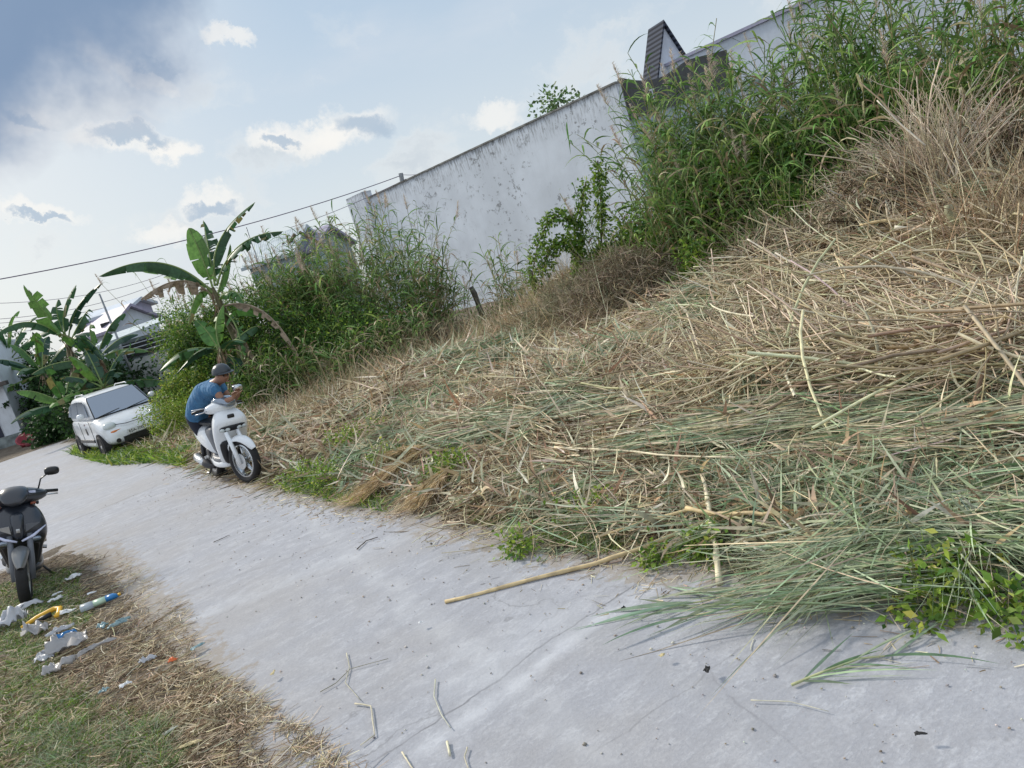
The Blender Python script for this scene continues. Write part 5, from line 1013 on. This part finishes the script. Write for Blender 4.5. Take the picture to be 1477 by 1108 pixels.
TROU = plain('dark_trousers', (.014, .018, .032), .85, 0, .2); HELM = plain('dark_helmet', (.035, .045, .055), .3, 0, .1)
HIP = V(284, 600, 10.75); hb = np.array([HIP[0], HIP[1], 0]); man = thing('person', 'man in blue shirt and dark helmet standing bent over the white scooter', 'person', tuple(hb))
Q = lambda *a: V(*a)-hb
hip = HIP-hb; w1 = Q(285, 585, 10.62); ch = Q(298, 564, 10.42); nk0 = Q(311, 553, 10.25); nk = Q(316, 549, 10.18); hd0 = Q(321, 545, 10.10); hd1 = Q(320, 538, 10.10)
shR = Q(310, 561, 10.05); elR = Q(322, 580, 9.98); wrR = Q(337, 574, 9.90); shL = Q(318, 556, 10.42); elL = Q(334, 580, 10.35); wrL = Q(343, 571, 10.15)
lv = np.array([.73, .68, 0]); hipR = hip-lv*.09-[0, 0, .05]; hipL = hip+lv*.10-[0, 0, .05]; knR = hipR+[.10, .12, -.42]; knR[2] = .50; ftR = knR+[-.05, .06, 0]; ftR[2] = .07; knL = hipL+[.16, .02, 0]; knL[2] = .50; ftL = knL+[-.02, .12, 0]; ftL[2] = .07
toe = np.array([.13, -.13, -.03])
nodes = [(hip, .09), (w1, .125), (ch, .135), (nk0, .075), (nk, .058), (hd0, .082), (hd1, .088), (shR, .06), (elR, .043), (wrR, .03), (shL, .06), (elL, .043), (wrL, .03), (hipR, .09), (knR, .06), (ftR, .045), (ftR+toe, .035), (hipL, .09), (knL, .06), (ftL, .045), (ftL+toe, .035)]
edges = [(0, 1), (1, 2), (2, 3), (3, 4), (4, 5), (5, 6), (2, 7), (7, 8), (8, 9), (2, 10), (10, 11), (11, 12), (0, 13), (13, 14), (14, 15), (15, 16), (0, 17), (17, 18), (18, 19), (19, 20)]
def hand(wi, d, up):
    d = unit(np.array(d)); s_ = unit(np.cross(d, up)); upv = np.cross(s_, d); k = len(nodes); pm = nodes[wi][0]+d*.06; nodes.append((pm, .026)); edges.append((wi, k))
    for j, (o_, L_) in enumerate(((-.027, .055), (-.009, .068), (.009, .063), (.026, .05))):
        a = pm+s_*o_+d*.025; b = a+d*L_*.6; c = b+unit(d-upv*1.0)*L_*.5; i0 = len(nodes); nodes.extend([(a, .010), (b, .009), (c, .007)]); edges.extend([(k, i0), (i0, i0+1), (i0+1, i0+2)])
    a = pm-s_*.035-d*.02; b = a+unit(d-s_*.8)*.045; i0 = len(nodes); nodes.extend([(a, .011), (b, .008)]); edges.extend([(k, i0), (i0, i0+1)])
fwd = np.array([hd[0]*0+math.cos(sc_h), math.sin(sc_h), 0.]); 
hand(9, fwd*.7+[0, 0, .55], np.array([0, 0, 1.])); hand(12, fwd*.6+[0, 0, .7], np.array([0, 0, 1.]))
# nose and chin grow from the head as part of the same surface; he looks along the scooter, slightly down
look = unit(fwd*.9+np.array([.25, .1, -.25])); i0 = len(nodes); hc = (hd0+hd1)/2
nodes.append((hd0+look*.055-[0, 0, .035], .045)); edges.append((5, i0)); nodes.append((hc+look*.105-[0, 0, .01], .014)); edges.append((5, i0+1))
skin('body', nodes, edges, SKIN, man)
sdv = unit(np.cross(look, [0, 0, 1.]))
for sg in (-1, 1):
    quick('eye', loftg([[tuple(hc+look*(.083+k*.006)+sdv*sg*.032+np.array([0, 0, .012])+sdv*math.cos(a)*r+np.array([0, 0, 1])*math.sin(a)*r) for a in np.arange(8)*math.pi/4] for k, r in ((0, .012), (1, .009))]), BLACKP, man)
quick('mouth', tubeg([tuple(hd0+look*.098-[0, 0, .035]+sdv*x) for x in (-.022, 0, .022)], .006, 6), plain('lips', (.20, .07, .06), .5), man)
quick('ear', loftg([[tuple(hd0-sdv*(.076+k*.008)+look*math.cos(a)*r*.6+np.array([0, 0, 1.])*math.sin(a)*r) for a in np.arange(8)*math.pi/4] for k, r in ((0, .03), (1, .026))]), SKIN, man)
skin('shirt', [(w1+(hip-w1)*1.55, .172), (w1, .158), (ch, .165), (nk0, .09), (shR, .085), (shR*.45+elR*.55, .070), (shL, .085), (shL*.45+elL*.55, .070)], [(0, 1), (1, 2), (2, 3), (2, 4), (4, 5), (2, 6), (6, 7)], SHIRT, man)
skin('trousers', [(hip+(w1-hip)*.5, .15), (hip-[0, 0, .03], .168), (hipR, .108), (knR, .078), (ftR+[0, 0, .02], .065), (hipL, .108), (knL, .078), (ftL+[0, 0, .02], .065)], [(0, 1), (1, 2), (2, 3), (3, 4), (1, 5), (5, 6), (6, 7)], TROU, man)
for ft in (ftR, ftL): skin('shoe', [(ft-toe*.3-[0, 0, .0], .05), (ft+toe*.6, .048), (ft+toe*1.15, .035)], [(0, 1), (1, 2)], BLACKP, man, 1)
# half helmet with a peak
hv = []; hu = unit(np.array([0, 0, 1.])-look*float(look[2])*.6); hx = unit(look-hu*float(look@hu)); hy = np.cross(hu, hx); top_ = hd1+[0, 0, .012]
rows = []
for k, el in enumerate(np.linspace(-8, 90, 8)): rows.append([tuple(top_+hx*math.cos(a)*math.cos(rad(el))*.135+hy*math.sin(a)*math.cos(rad(el))*.118+hu*math.sin(rad(el))*.115) for a in np.arange(20)*2*math.pi/20])
hm = quick('helmet', loftg(rows, True), HELM, man, smooth=True)
pk_ = []
for r in (.115, .20):
    for a in np.linspace(-1.0, 1.0, 9): pk_.append(tuple(top_+hx*math.cos(a)*r+hy*math.sin(a)*min(r, .13)+hu*(.008-.12*(r-.115))))
quick('peak', (pk_, [(i, i+1, 9+i+1, 9+i) for i in range(8)]), HELM, hm, solid=.006, smooth=True)
# ================================================================ hero stalks, branches, fallen reeds
def path3(pts, z): return [np.array([*G(a, b, z if not hasattr(z, '__len__') else z[i])[:2], (z if not hasattr(z, '__len__') else z[i])]) for i, (a, b) in enumerate(pts)]
def onz(pts, off=.02):
    out = []
    for a, b in pts:
        z = .1
        for _ in range(12):
            p = G(a, b, z); uu = float(verge(p[0], p[1])[2]); z = .5*z+.5*(max(0, float(hgt(p[0], p[1])))+.012+(off-.012)*float(sst(uu, -.15, .5)))
        out.append(np.array([p[0], p[1], z]))
    return out
def stalk(name, label, pts3, r, colr, cat='stalk', nodes_=True, group=None):
    P = np.array(pts3); b = P[0].copy(); L0 = P-b
    # resample with kinks
    t = np.linspace(0, len(P)-1, 4*(len(P)-1)+1); X = np.stack([np.interp(t, range(len(P)), L0[:, k]) for k in range(3)], 1); X[1:-1] += rng.normal(0, (r[0] if hasattr(r, '__len__') else r)*.16, X[1:-1].shape)
    rr = np.interp(t, [0, len(P)-1], r if hasattr(r, '__len__') else [r, r*.8]) if False else np.linspace(*(r if hasattr(r, '__len__') else (r, r*.75)), len(X)); rr = rr*(1+.22*(np.arange(len(X)) % 3 == 0))
    g = tubeg(X, list(rr), 8); mb = MB(); cl = np.array(colr)*(1+rng.normal(0, .1, (len(g[0]), 1))); mb.add(g[0], g[1]); mb.c = [np.clip(cl, 0, 1)]
    o = mb.build(name, WOODY, None, True); o.location = tuple(b); return tag(o, label, cat, group)
PALE = (.70, .62, .45); TAN = (.60, .47, .27); GREYW = (.60, .55, .47)
stalk('cane', 'long tan cane running from the heap out onto the road', onz([(642, 868), (760, 838), (860, 812), (940, 785), (1038, 745)], 0.13), (.010, .015), TAN, 'cane')
stalk('cane', 'second thinner tan cane lying just above the long one', onz([(860, 775), (930, 752), (985, 738), (1020, 728)], 0.15), (.007, .012), TAN, 'cane')
stalk('cane', 'thick pale cane pointing at the camera, its end on the road', onz([(1038, 842), (1032, 790), (1024, 740), (1013, 686)], 0.15), (.016, .013), PALE, 'cane')
stalk('cane', 'short tan cane crossing the thick pale one at its middle', onz([(990, 733), (1030, 741), (1075, 740), (1122, 741)], 0.18), (.013, .011), TAN, 'cane')
stalk('cane', 'pale green cane slanting down right from the crossed canes', onz([(1040, 742), (1110, 758), (1180, 775), (1260, 790)], 0.17), (.008, .006), (.50, .50, .30), 'cane')
stalk('cane', 'straight thin cane lying level across the left of the lower heap', onz([(800, 645), (900, 650), (970, 658), (1060, 660)], 0.20), (.008, .006), PALE, 'cane')
def at3(pts): return [V(a, b, Y-1.15) for a, b, Y in pts]
stalk('branch', 'long pale bent branch curving under the big dry tuft', at3([(1118, 365, 9.6), (1165, 392, 9.2), (1215, 415, 8.8), (1270, 421, 8.6), (1330, 418, 8.5), (1372, 378, 8.6), (1385, 345, 8.7)]), (.010, .022), GREYW, 'branch')
stalk('branch', 'pale barkless branch stub sticking level out of the dry tuft', at3([(1290, 328, 8.6), (1330, 332, 8.5), (1370, 330, 8.5)]), (.016, .02), (.75, .70, .58), 'branch')
stalk('branch', 'tan broken branch above the pale barkless stub', at3([(1240, 325, 9.0), (1270, 319, 8.9), (1305, 316, 8.8)]), (.010, .018), TAN, 'branch')
stalk('stump', 'thick broken grey green stem in the heart of the dry tuft', at3([(1388, 372, 8.5), (1378, 330, 8.5), (1368, 296, 8.5)]), (.045, .04), (.30, .30, .20), 'stump')
stalk('cane', 'thick split cane leaning at the right edge over the heap', at3([(1477, 446, 7.2), (1450, 415, 7.3), (1424, 380, 7.4)]), (.03, .018), (.68, .58, .38), 'cane')
stalk('branch', 'thin grey branch slanting down right towards the dry tuft', at3([(1265, 145, 9.6), (1300, 180, 9.4), (1335, 210, 9.2)]), (.006, .010), GREYW, 'branch')
stalk('branch', 'forked grey twig left of the long bent branch', at3([(1078, 345, 10.2), (1100, 358, 10.0), (1122, 372, 9.8)]), (.007, .012), GREYW, 'branch')
stalk('branch', 'long thin stalk arching level across the weeds left of the heap', at3([(1000, 385, 11), (1060, 382, 10.6), (1110, 382, 10.3), (1150, 386, 10)]), (.006, .010), (.52, .50, .34), 'branch')
stalk('stake', 'dark leaning wooden stake before the foot of the wall', [np.array([*G(694, 452)[:2]*.66, .25]) if False else V(696, 455, 20), V(679, 414, 20)], (.07, .06), (.10, .09, .08), 'stake')
stalk('stake', 'second dark stake half hidden by the reeds right of the leaning one', [V(772, 425, 19), V(764, 390, 19)], (.05, .05), (.09, .08, .07), 'stake')
# the big dry tuft of upright bare stems
tb = V(1385, 400, 8.4); tb[2] = float(hgt(tb[0], tb[1])); o = thing('dry_tuft', 'big fan of bare pale dry stems standing upright on the heap at right', 'dry shrub', tuple(tb))
sb = SB(); m = 150; A = rng.normal(0, .13, (m, 3)); A[:, 2] = -.02; a = rng.uniform(0, 6.28, m); sp_ = rng.uniform(0, .95, m); Hh = rng.uniform(.6, 1.55, m); B = A+np.stack([np.cos(a)*sp_*Hh-.02*Hh, np.sin(a)*sp_*Hh, Hh*np.cos(sp_)], -1)
bd = np.stack([-np.cos(a)*.1, -np.sin(a)*.1, 0*a+.03], -1)*Hh[:, None]; sb.add(canes(A, B, rng.uniform(.002, .006, m)*np.where(rng.random(m) < .25, 1.9, 1), bd, 5, pal(m, [(.60, .52, .42), (.50, .42, .32), (.66, .58, .46), (.36, .28, .2)]))); k = rng.integers(0, m, 500); t = rng.uniform(.35, .95, 500)[:, None]
P = A[k]*(1-t)+B[k]*t+bd[k]*(4*t*(1-t)); D = unit(B-A)[k]+rng.normal(0, .45, (500, 3)); sb.add(canes(P, P+unit(D)*rng.uniform(.1, .45, 500)[:, None], rng.uniform(.0015, .004, 500), rng.normal(0, .02, (500, 3)), 3, pal(500, [(.58, .50, .40), (.45, .37, .28)]))); sb.build('stem', WOODY, o)
def drybrush(label, px, py, Y, r, h, n, cols=None):
    b = V(px, py, Y); b[2] = float(hgt(b[0], b[1])); o = thing('dry_brush', label, 'dry brush', tuple(b)); sb = SB()
    P = np.stack([rng.normal(0, r*.5, n), rng.normal(0, r*.4, n), rng.random(n)**1.3*h], -1); P[:, 2] *= np.exp(-(P[:, 0]**2+P[:, 1]**2)/(1.2*r*r)); D = unit(rng.normal(0, 1, (n, 3))*[1, 1, .7]+[-.2, 0, .3]); c = cols or [(.70, .63, .50), (.56, .48, .36), (.50, .38, .28), (.30, .23, .15), (.12, .09, .055), (.07, .05, .03), (.28, .32, .19)]
    L_ = rng.uniform(.15, .6, n); sb.add(canes(P, P+D*L_[:, None], rng.uniform(.002, .005, n)*np.where(rng.random(n) < .15, 2.2, 1), rng.normal(0, .05, (n, 3)), 3, pal(n, c), 3)); m = int(n*1.6)
    P = np.stack([rng.normal(0, r*.5, m), rng.normal(0, r*.4, m), rng.random(m)**1.2*h], -1); P[:, 2] *= np.exp(-(P[:, 0]**2+P[:, 1]**2)/(1.2*r*r)); sb.add(ribbons(P, rng.normal(0, 1, (m, 3)), rng.uniform(.1, .3, m), rng.uniform(.006, .022, m), rng.normal(0, .4, (m, 3))-[0, 0, .3], 4, pal(m, c), 'leaf', roll=1)); sb.build('twigs', STRAW, o); return o
drybrush('tangled brown brush pile right of the upright dry fan', 1455, 300, 9.0, 1.0, .85, 2000); drybrush('tangled brown brush pile left of the upright dry fan', 1290, 270, 9.3, .9, .8, 2000); drybrush('curled dead leaf brush under the pale barkless stub', 1300, 350, 8.9, .8, .6, 1400)
drybrush('grey brown heap of cut brush left of the long bent branch', 1130, 390, 9.9, .8, .5, 1400); drybrush('steep mound of dead brush below the vine bushes', 900, 400, 12.6, 1.1, 1.0, 2600, [(.42, .35, .26), (.32, .26, .18), (.25, .24, .16), (.16, .12, .08)]); drybrush('low dead brush at the foot of the climbing vines', 830, 440, 13.6, .9, .7, 1700, [(.42, .36, .26), (.30, .27, .18), (.22, .24, .14)])
drybrush('dead brush at the bottom of the drooping reeds', 630, 490, 17.6, 1.0, .7, 1500, [(.34, .27, .19), (.24, .18, .12), (.2, .2, .12)])
# feathery tan plumes lying at the road edge
def plume_lying(label, pts, w, n):
    P = np.array(onz(pts, .20)); b = P[0].copy(); b[2] = 0; o = thing('fallen_plume', label, 'plume', tuple(b)); P = P-b; t = rng.random(n)**.8; X = np.stack([np.interp(t*(len(P)-1), range(len(P)), P[:, k]) for k in range(3)], 1); d = unit(P[-1]-P[0]); sdv_ = unit(np.cross(d, [0, 0, 1.]))
    X = X+sdv_*rng.normal(0, 1, (n, 1))*w*t[:, None]*.7; D = d+sdv_*rng.normal(.2, .42, (n, 1))+rng.normal(0, .16, (n, 3)); bd = rng.normal(0, .15, (n, 3)); bd[:, 2] = -.25
    sb = SB(); sb.add(ribbons(X, D, rng.uniform(.12, .32, n), rng.uniform(.002, .005, n)*1.3, bd, 4, pal(n, [(.50, .37, .20), (.40, .29, .15), (.58, .46, .29)]), 'grass', roll=1)); v = sb.v[0]; v[:, 2] = np.maximum(v[:, 2], hgt(v[:, 0]+b[0], v[:, 1]+b[1])+.06)
    sb.build('feathers', STRAW, o); mk('stem', *tubeg(P, .007, 6), plain('tan_stem', (.42, .35, .2), .7), o)
plume_lying('large fallen feathery tan plume sweeping down to the road edge', [(612, 648), (570, 672), (540, 695), (508, 722)], .16, 1700)
plume_lying('smaller fallen feathery plume right of the large one', [(650, 672), (630, 690), (605, 718)], .12, 900)
plume_lying('faded feathery plume lying above the large fallen one', [(618, 642), (590, 645), (560, 655)], .10, 500)
# green reed tops fallen across the road
def fallen(label, pts, n, ll, w, side=None, name='fallen_reed'):
    P = np.array(onz(pts, .16)); b = P[0].copy(); b[2] = 0; o = thing(name, label, 'reed', tuple(b)); P = P-b
    mb = MB(); mb.add(*tubeg(P, list(np.linspace(.006, .003, len(P))), 7)); mb.c = [np.broadcast_to(np.array((.42, .44, .24)), (len(mb.v[0]), 3))]; mb.build('stem', WOODY, o, True)
    t = np.sort(rng.uniform(.05, 1, n)); X = np.stack([np.interp(t*(len(P)-1), range(len(P)), P[:, k]) for k in range(3)], 1); d = unit(P[-1]-P[0]); s_ = unit(np.cross(d, [0, 0, 1.])); sg = rng.choice([-1, 1], n)[:, None]
    D = d+s_*sg*rng.uniform(.1, .55, (n, 1)); D[:, 2] = rng.uniform(.05, .22, n); bd = rng.normal(0, .10, (n, 3)); bd[:, 2] = -.13
    sb = SB(); sb.add(ribbons(X, D, rng.uniform(*ll, n), rng.uniform(*w, n), bd, 6, pal(n, [(.27, .37, .24), (.34, .43, .29), (.18, .27, .16), (.42, .45, .30)]), 'leaf', roll=.6)); v = sb.v[0]; gz2 = np.maximum(.006, np.minimum(v[:, 2], 9)); v[:, 2] = gz2
    sb.build('leaves', LEAF, o)
fallen('long green reed fallen out over the road, upper of the two', [(1190, 836), (1100, 850), (1010, 868), (930, 880)], 20, (.25, .6), (.010, .021))
fallen('second green reed on the road just below the longest one', [(1240, 840), (1160, 856), (1080, 872), (1000, 888)], 18, (.25, .55), (.010, .021))
fallen('reed top with long leaves hanging from the heap onto the road', [(1330, 815), (1260, 830), (1215, 850), (1190, 870)], 16, (.3, .6), (.010, .020))
fallen('small green reed top lying alone on the concrete lower right', [(1142, 988), (1190, 968), (1240, 950), (1290, 945)], 15, (.2, .42), (.007, .013))
fallen('green reed lying along the heap, lower right', [(1470, 780), (1380, 800), (1290, 815), (1200, 822)], 44, (.3, .7), (.009, .018))
fallen('drooping reed over the big weed at the right', [(1477, 785), (1420, 775), (1360, 785), (1335, 825)], 31, (.3, .6), (.009, .018))
for nm, lb, pts, r, c_ in [('twig', 'thin pale forked twig lying on the concrete, lower right', [(1083, 1010), (1140, 1012), (1195, 1026)], (.003, .002), (.6, .58, .48)), ('twig', 'curved pale stem standing out alone on the middle concrete', [(628, 980), (626, 1005), (636, 1030), (650, 1050)], (.004, .0025), (.60, .60, .48)),
    ('twig', 'thin dark twig of the small tangle left of the curved stem', [(462, 998), (485, 985), (505, 965), (560, 950)], (.003, .002), (.30, .28, .2)), ('twig', 'pale stem crossing the small tangle on the concrete', [(500, 942), (504, 962), (498, 985), (520, 1010)], (.0035, .0025), (.55, .52, .4)), ('twig', 'pale bent stem at the bottom of the straw patch on the road', [(512, 1015), (535, 1018), (540, 1060), (520, 1075)], (.005, .003), (.6, .55, .42)),
    ('twig', 'short pale bit of stem near the bottom middle edge', [(580, 1085), (588, 1098), (598, 1112)], (.005, .004), (.66, .60, .45)), ('twig', 'split pale twig at the bottom edge, right of the others', [(674, 1078), (670, 1092), (676, 1110)], (.004, .003), (.6, .55, .42)), ('twig', 'short thick pale chip standing near the bottom edge', [(645, 1070), (649, 1090)], (.007, .006), (.70, .66, .5)),
    ('twig', 'small dark curled twig on the middle of the road by the heap', [(515, 792), (528, 780), (545, 775)], (.006, .004), (.10, .08, .06)), ('twig', 'long straight straw lying across the left verge', [(150, 1003 - 15), (200, 987), (265, 984)], (.006, .004), (.6, .5, .33)), ('twig', 'tan reed stalk lying through the litter beside the white bag', [(88, 952), (112, 938), (140, 925)], (.009, .006), (.58, .43, .24)),
    ('twig', 'dark twig lying on the far road between the scooters', [(308, 782), (322, 776), (330, 772)], (.005, .003), (.10, .09, .08))]:
    stalk(nm, lb, onz(pts, .008), (r[0]*.75, r[1]*.7), tuple(q*.88 for q in c_), 'twig')
# ================================================================ litter
def crumple(name, label, cat, px, py, L_, Wd, Hh, mat, rz=0, seed=0, n=14, pinch=.5, group=None, fold=1.0):
    Hh = Hh*1.7 if L_ > .1 else Hh; L_ = L_*.9; p = onz([(px, py)], .0)[0]; x, y = np.meshgrid(np.linspace(-.5, .5, n), np.linspace(-.5, .5, n)); r = np.random.default_rng(seed)
    z = (fbm(x*4+seed, y*4, 4, seed)-.3)*Hh*1.6*(1-.75*(np.abs(x)*2)**3)*(1-.75*(np.abs(y)*2)**3)+np.abs(vnoise(x*6, y*6+seed, seed+3)-.5)*Hh*.8
    ox = x+(vnoise(x*3, y*3, seed+5)-.5)*.35*fold; oy = y+(vnoise(x*3, y*3, seed+7)-.5)*.45*fold
    v = np.stack([ox*L_, oy*Wd*(1-pinch*(.5+x)*.6), np.maximum(z, 0)+.012], -1).reshape(-1, 3); a, b = np.meshgrid(np.arange(n-1), np.arange(n-1)); q = (b*n+a).ravel(); f = np.stack([q, q+1, q+1+n, q+n], 1)
    o = mk(name, v, f, mat, None, None, True); o.modifiers.new('s', 'SOLIDIFY').thickness = .002; o.location = tuple(p+[0, 0, .012]); o.rotation_euler = (0, 0, rad(rz)); return tag(o, label, cat, group)
def film(name, base, tr=.35):
    m = MT(name, .35, base, 0, .5); t = m.n('ShaderNodeBsdfTranslucent'); t.inputs[0].default_value = (*base, 1); mx = m.n('ShaderNodeMixShader'); mx.inputs[0].default_value = tr; out = m.t.nodes['Material Output']; m.l(m.b.outputs[0], mx.inputs[1]); m.l(t.outputs[0], mx.inputs[2]); m.l(mx.outputs[0], out.inputs[0]); return m.m
FW = film('white_film', (.66, .68, .72)); FG = film('greyish_film', (.55, .54, .54)); FC = film('cyan_film', (.36, .52, .55)); FB = plain('blue_film', (.02, .17, .42), .3); FY = plain('yellow_plastic', (.80, .45, .03), .4); FO = plain('orange_film', (.75, .16, .04), .5); PAPER = plain('white_paper', (.74, .76, .77), .8)
for a in [('plastic_bag', 'white crumpled plastic bag nearest the left edge', 'plastic bag', 24, 903, .24, .19, .12, FW, 20, 1), ('plastic_bag', 'small white bag scrap cut by the left picture edge', 'plastic bag', 2, 908, .14, .12, .06, FW, 40, 2), ('plastic_bag', 'dirty white bag with dark stains below the yellow plastic', 'plastic bag', 56, 916, .26, .15, .09, FG, -15, 3),
          ('plastic_bag', 'big greyish white bag twisted like a bow', 'plastic bag', 100, 938, .27, .17, .09, FG, 20, 4), ('plastic_bag', 'white end of a torn bag beside the bow shaped one', 'plastic bag', 68, 954, .16, .12, .05, FW, 10, 5), ('foil_wrapper', 'dull grey wrapper below the bow shaped bag', 'wrapper', 89, 969, .22, .10, .06, FG, 15, 6),
          ('paper_scrap', 'flat white rectangular paper scrap between bottle and yellow plastic', 'paper', 97, 887, .17, .08, .02, PAPER, -12, 7), ('plastic_strip', 'pale pink strip running up from the dirty bag', 'plastic strip', 90, 915, .22, .06, .04, FW, 28, 8), ('wrapper', 'bright blue wrapper scrap next to the pink strip', 'wrapper', 97, 921, .17, .07, .03, FB, 18, 9),
          ('plastic_strip', 'curved pale cyan strip right of the litter', 'plastic strip', 174, 905, .17, .04, .03, FC, 22, 10), ('paper_scrap', 'small pale triangle scrap left of the cyan strip', 'paper', 151, 908, .08, .08, .05, FC, 60, 11), ('plastic_strip', 'long dirty pale strip lying right of the bow shaped bag', 'plastic strip', 140, 940, .28, .035, .03, FG, 35, 12),
          ('plastic_strip', 'long whitish strip in the grass under the black scooter', 'plastic strip', 42, 880, .30, .06, .04, FW, 8, 13), ('paper_scrap', 'short white scrap right of the whitish strip', 'paper', 82, 869, .13, .05, .03, PAPER, 15, 14), ('paper_scrap', 'pale scrap beside the rear of the black scooter', 'paper', 107, 837, .17, .06, .03, PAPER, 5, 15), ('paper_scrap', 'small white scrap just above the bottle', 'paper', 134, 859, .09, .04, .02, PAPER, 5, 16),
          ('foil_scrap', 'pale teal foil scrap lying on the concrete edge', 'foil', 287, 938, .09, .04, .02, FC, 45, 17), ('wrapper', 'tiny orange wrapper scrap in the straw', 'wrapper', 251, 958, .07, .035, .03, FO, -10, 18), ('paper_scrap', 'small white green scrap in the lower straw', 'paper', 152, 1002, .06, .04, .03, FC, 0, 19), ('paper_scrap', 'folded white scrap right of the white green one', 'paper', 183, 994, .08, .035, .03, PAPER, 15, 20),
          ('plastic_scrap', 'bluish plastic shreds above the long straight straw', 'plastic scrap', 215, 958, .12, .04, .03, FW, 0, 21), ('paper_scrap', 'white scrap on the road just left of the white bag litter top', 'paper', 84, 860, .09, .03, .02, PAPER, 30, 22), ('dry_leaf', 'single yellow dry leaf chip alone on the concrete', 'leaf', 396, 976, .05, .022, .01, plain('dry_yellow', (.62, .52, .28), .7), 80, 23),
          ('leaf_scrap', 'small black curled leaf on the concrete, lower right', 'leaf', 1022, 974, .045, .025, .02, plain('black_leaf', (.03, .03, .03), .8), 60, 24), ('leaf_scrap', 'black shrivelled leaf near the right bottom corner', 'leaf', 1330, 1068, .04, .014, .01, bpy.data.materials['black_leaf'], -20, 25), ('leaf_scrap', 'tiny dark leaf on the road left of the fallen reeds', 'leaf', 901, 885, .03, .02, .02, bpy.data.materials['black_leaf'], 20, 26),
          ('dry_leaf', 'little tan chip on the concrete left of the lone reed top', 'leaf', 957, 952, .03, .022, .01, bpy.data.materials['dry_yellow'], 20, 27), ('pebble_scrap', 'small white fleck in the middle of the concrete', 'scrap', 609, 903, .03, .02, .01, PAPER, 10, 28),
          ('dry_leaf', 'pale leaf at the bottom of the left straw', 'leaf', 248, 1060, .09, .025, .015, plain('pale_leaf', (.5, .5, .42), .7), 40, 29), ('husk', 'flat straw coloured husk strip near the bottom left', 'husk', 280, 1079, .13, .028, .012, bpy.data.materials['dry_yellow'], 3, 30), ('dry_leaf', 'large tan dry leaf on the heap left of the crossed canes', 'leaf', 838, 692, .20, .05, .03, bpy.data.materials['dry_yellow'], 30, 31),
          ('dry_leaf', 'white dry leaf standing out on the heap right of centre', 'leaf', 903, 700, .12, .05, .02, PAPER, 60, 32), ('dry_leaf', 'white crinkled leaf scrap above the crossed canes', 'leaf', 1088, 628, .12, .08, .05, PAPER, 20, 33), ('dry_leaf', 'long bleached leaf in the combed band', 'leaf', 975, 632, .36, .05, .03, plain('bleached_leaf', (.50, .55, .50), .6), -25, 34)]:
    crumple(*a)
# crushed bottle with blue label end
p = onz([(145, 873)], .0)[0]; o = thing('plastic_bottle', 'clear crushed plastic bottle with bright blue end on the straw', 'bottle', tuple(p+[0, 0, .035]), rad(24)); o.scale = (.85, .95, .8); 
CLR = film('clear_plastic', (.62, .68, .74), .5); LAB = plain('pale_label', (.42, .56, .42), .4)
quick('bottle_body', loftg([ringx(x, b, -.035, h, 2.4, 18) for x, b, h in ((-.17, .045, .03), (-.165, .055, .04), (-.10, .055, .035), (-.05, .05, .03))]), CLR, o, smooth=True)
quick('label', loftg([ringx(x, b, -.036, h, 2.4, 18) for x, b, h in ((-.0495, .051, .031), (.0, .05, .028), (.065, .048, .028))]), LAB, o, smooth=True)
quick('blue_end', loftg([ringx(x, b, -.036, h, 2.4, 18) for x, b, h in ((.0655, .05, .03), (.13, .045, .026), (.155, .03, .014), (.175, .014, .0)) ]), FB, o, smooth=True); quick('bottle_cap', tubeg([(.1755, 0, -.01), (.20, 0, -.01)], .015, 12), FY, o, smooth=True)
# yellow plastic bracket
p = onz([(66, 898)], .0)[0]; o = thing('plastic_bracket', 'bright yellow bent plastic frame with a dark insert among the litter', 'plastic frame', tuple(p+[0, 0, .04]), rad(22))
quick('frame', tubeg([(-.17, -.02, .0), (-.05, .03, .02), (.08, .05, .03), (.125, .04, .02), (.12, -.03, .0), (.10, -.07, -.01)], [.014, .02, .022, .024, .022, .02], 10), FY, o, smooth=True); quick('insert', tubeg([(-.06, -.01, .0), (.06, .0, .01)], [.018, .022], 8), DARK, o, smooth=True)
bpy.context.view_layer.update()
# grit and pebbles scattered over the concrete
m = 1500; s__ = rng.uniform(.3, 13, m)**1.0; te_ = np.interp(s__, TES, TET); t__ = te_-np.abs(rng.normal(0, .9, m))-.02; x = DR[0]*s__+NR[0]*t__; y = DR[1]*s__+NR[1]*t__
ok = inview(x, y)[0] & (y > 1.2); x, y = x[ok], y[ok]; m = len(x); P = np.stack([x, y, np.full(m, .004)], -1); r_ = rng.uniform(.0018, .006, m)*rng.choice([1, 1, 1, 1.7], m)
base = np.array([(1, 0, 0), (0, 1, 0), (-1, 0, 0), (0, -1, 0), (0, 0, .8), (0, 0, -.3)]); v = P[:, None]+base[None]*r_[:, None, None]*rng.uniform(.6, 1.3, (m, 6, 1)); tri = np.array([(0, 1, 4), (1, 2, 4), (2, 3, 4), (3, 0, 4), (1, 0, 5), (2, 1, 5), (3, 2, 5), (0, 3, 5)])
f = (np.arange(m)[:, None, None]*6+tri[None]).reshape(-1, 3)
tag(mk('grit', v.reshape(-1, 3), f, WOODY, None, np.repeat(pal(m, [(.50, .49, .48), (.30, .28, .26), (.24, .22, .20), (.60, .58, .54), (.38, .30, .22)]), 6, axis=0)), 'fine grit and crumbs strewn over the concrete road', 'grit', kind='stuff')
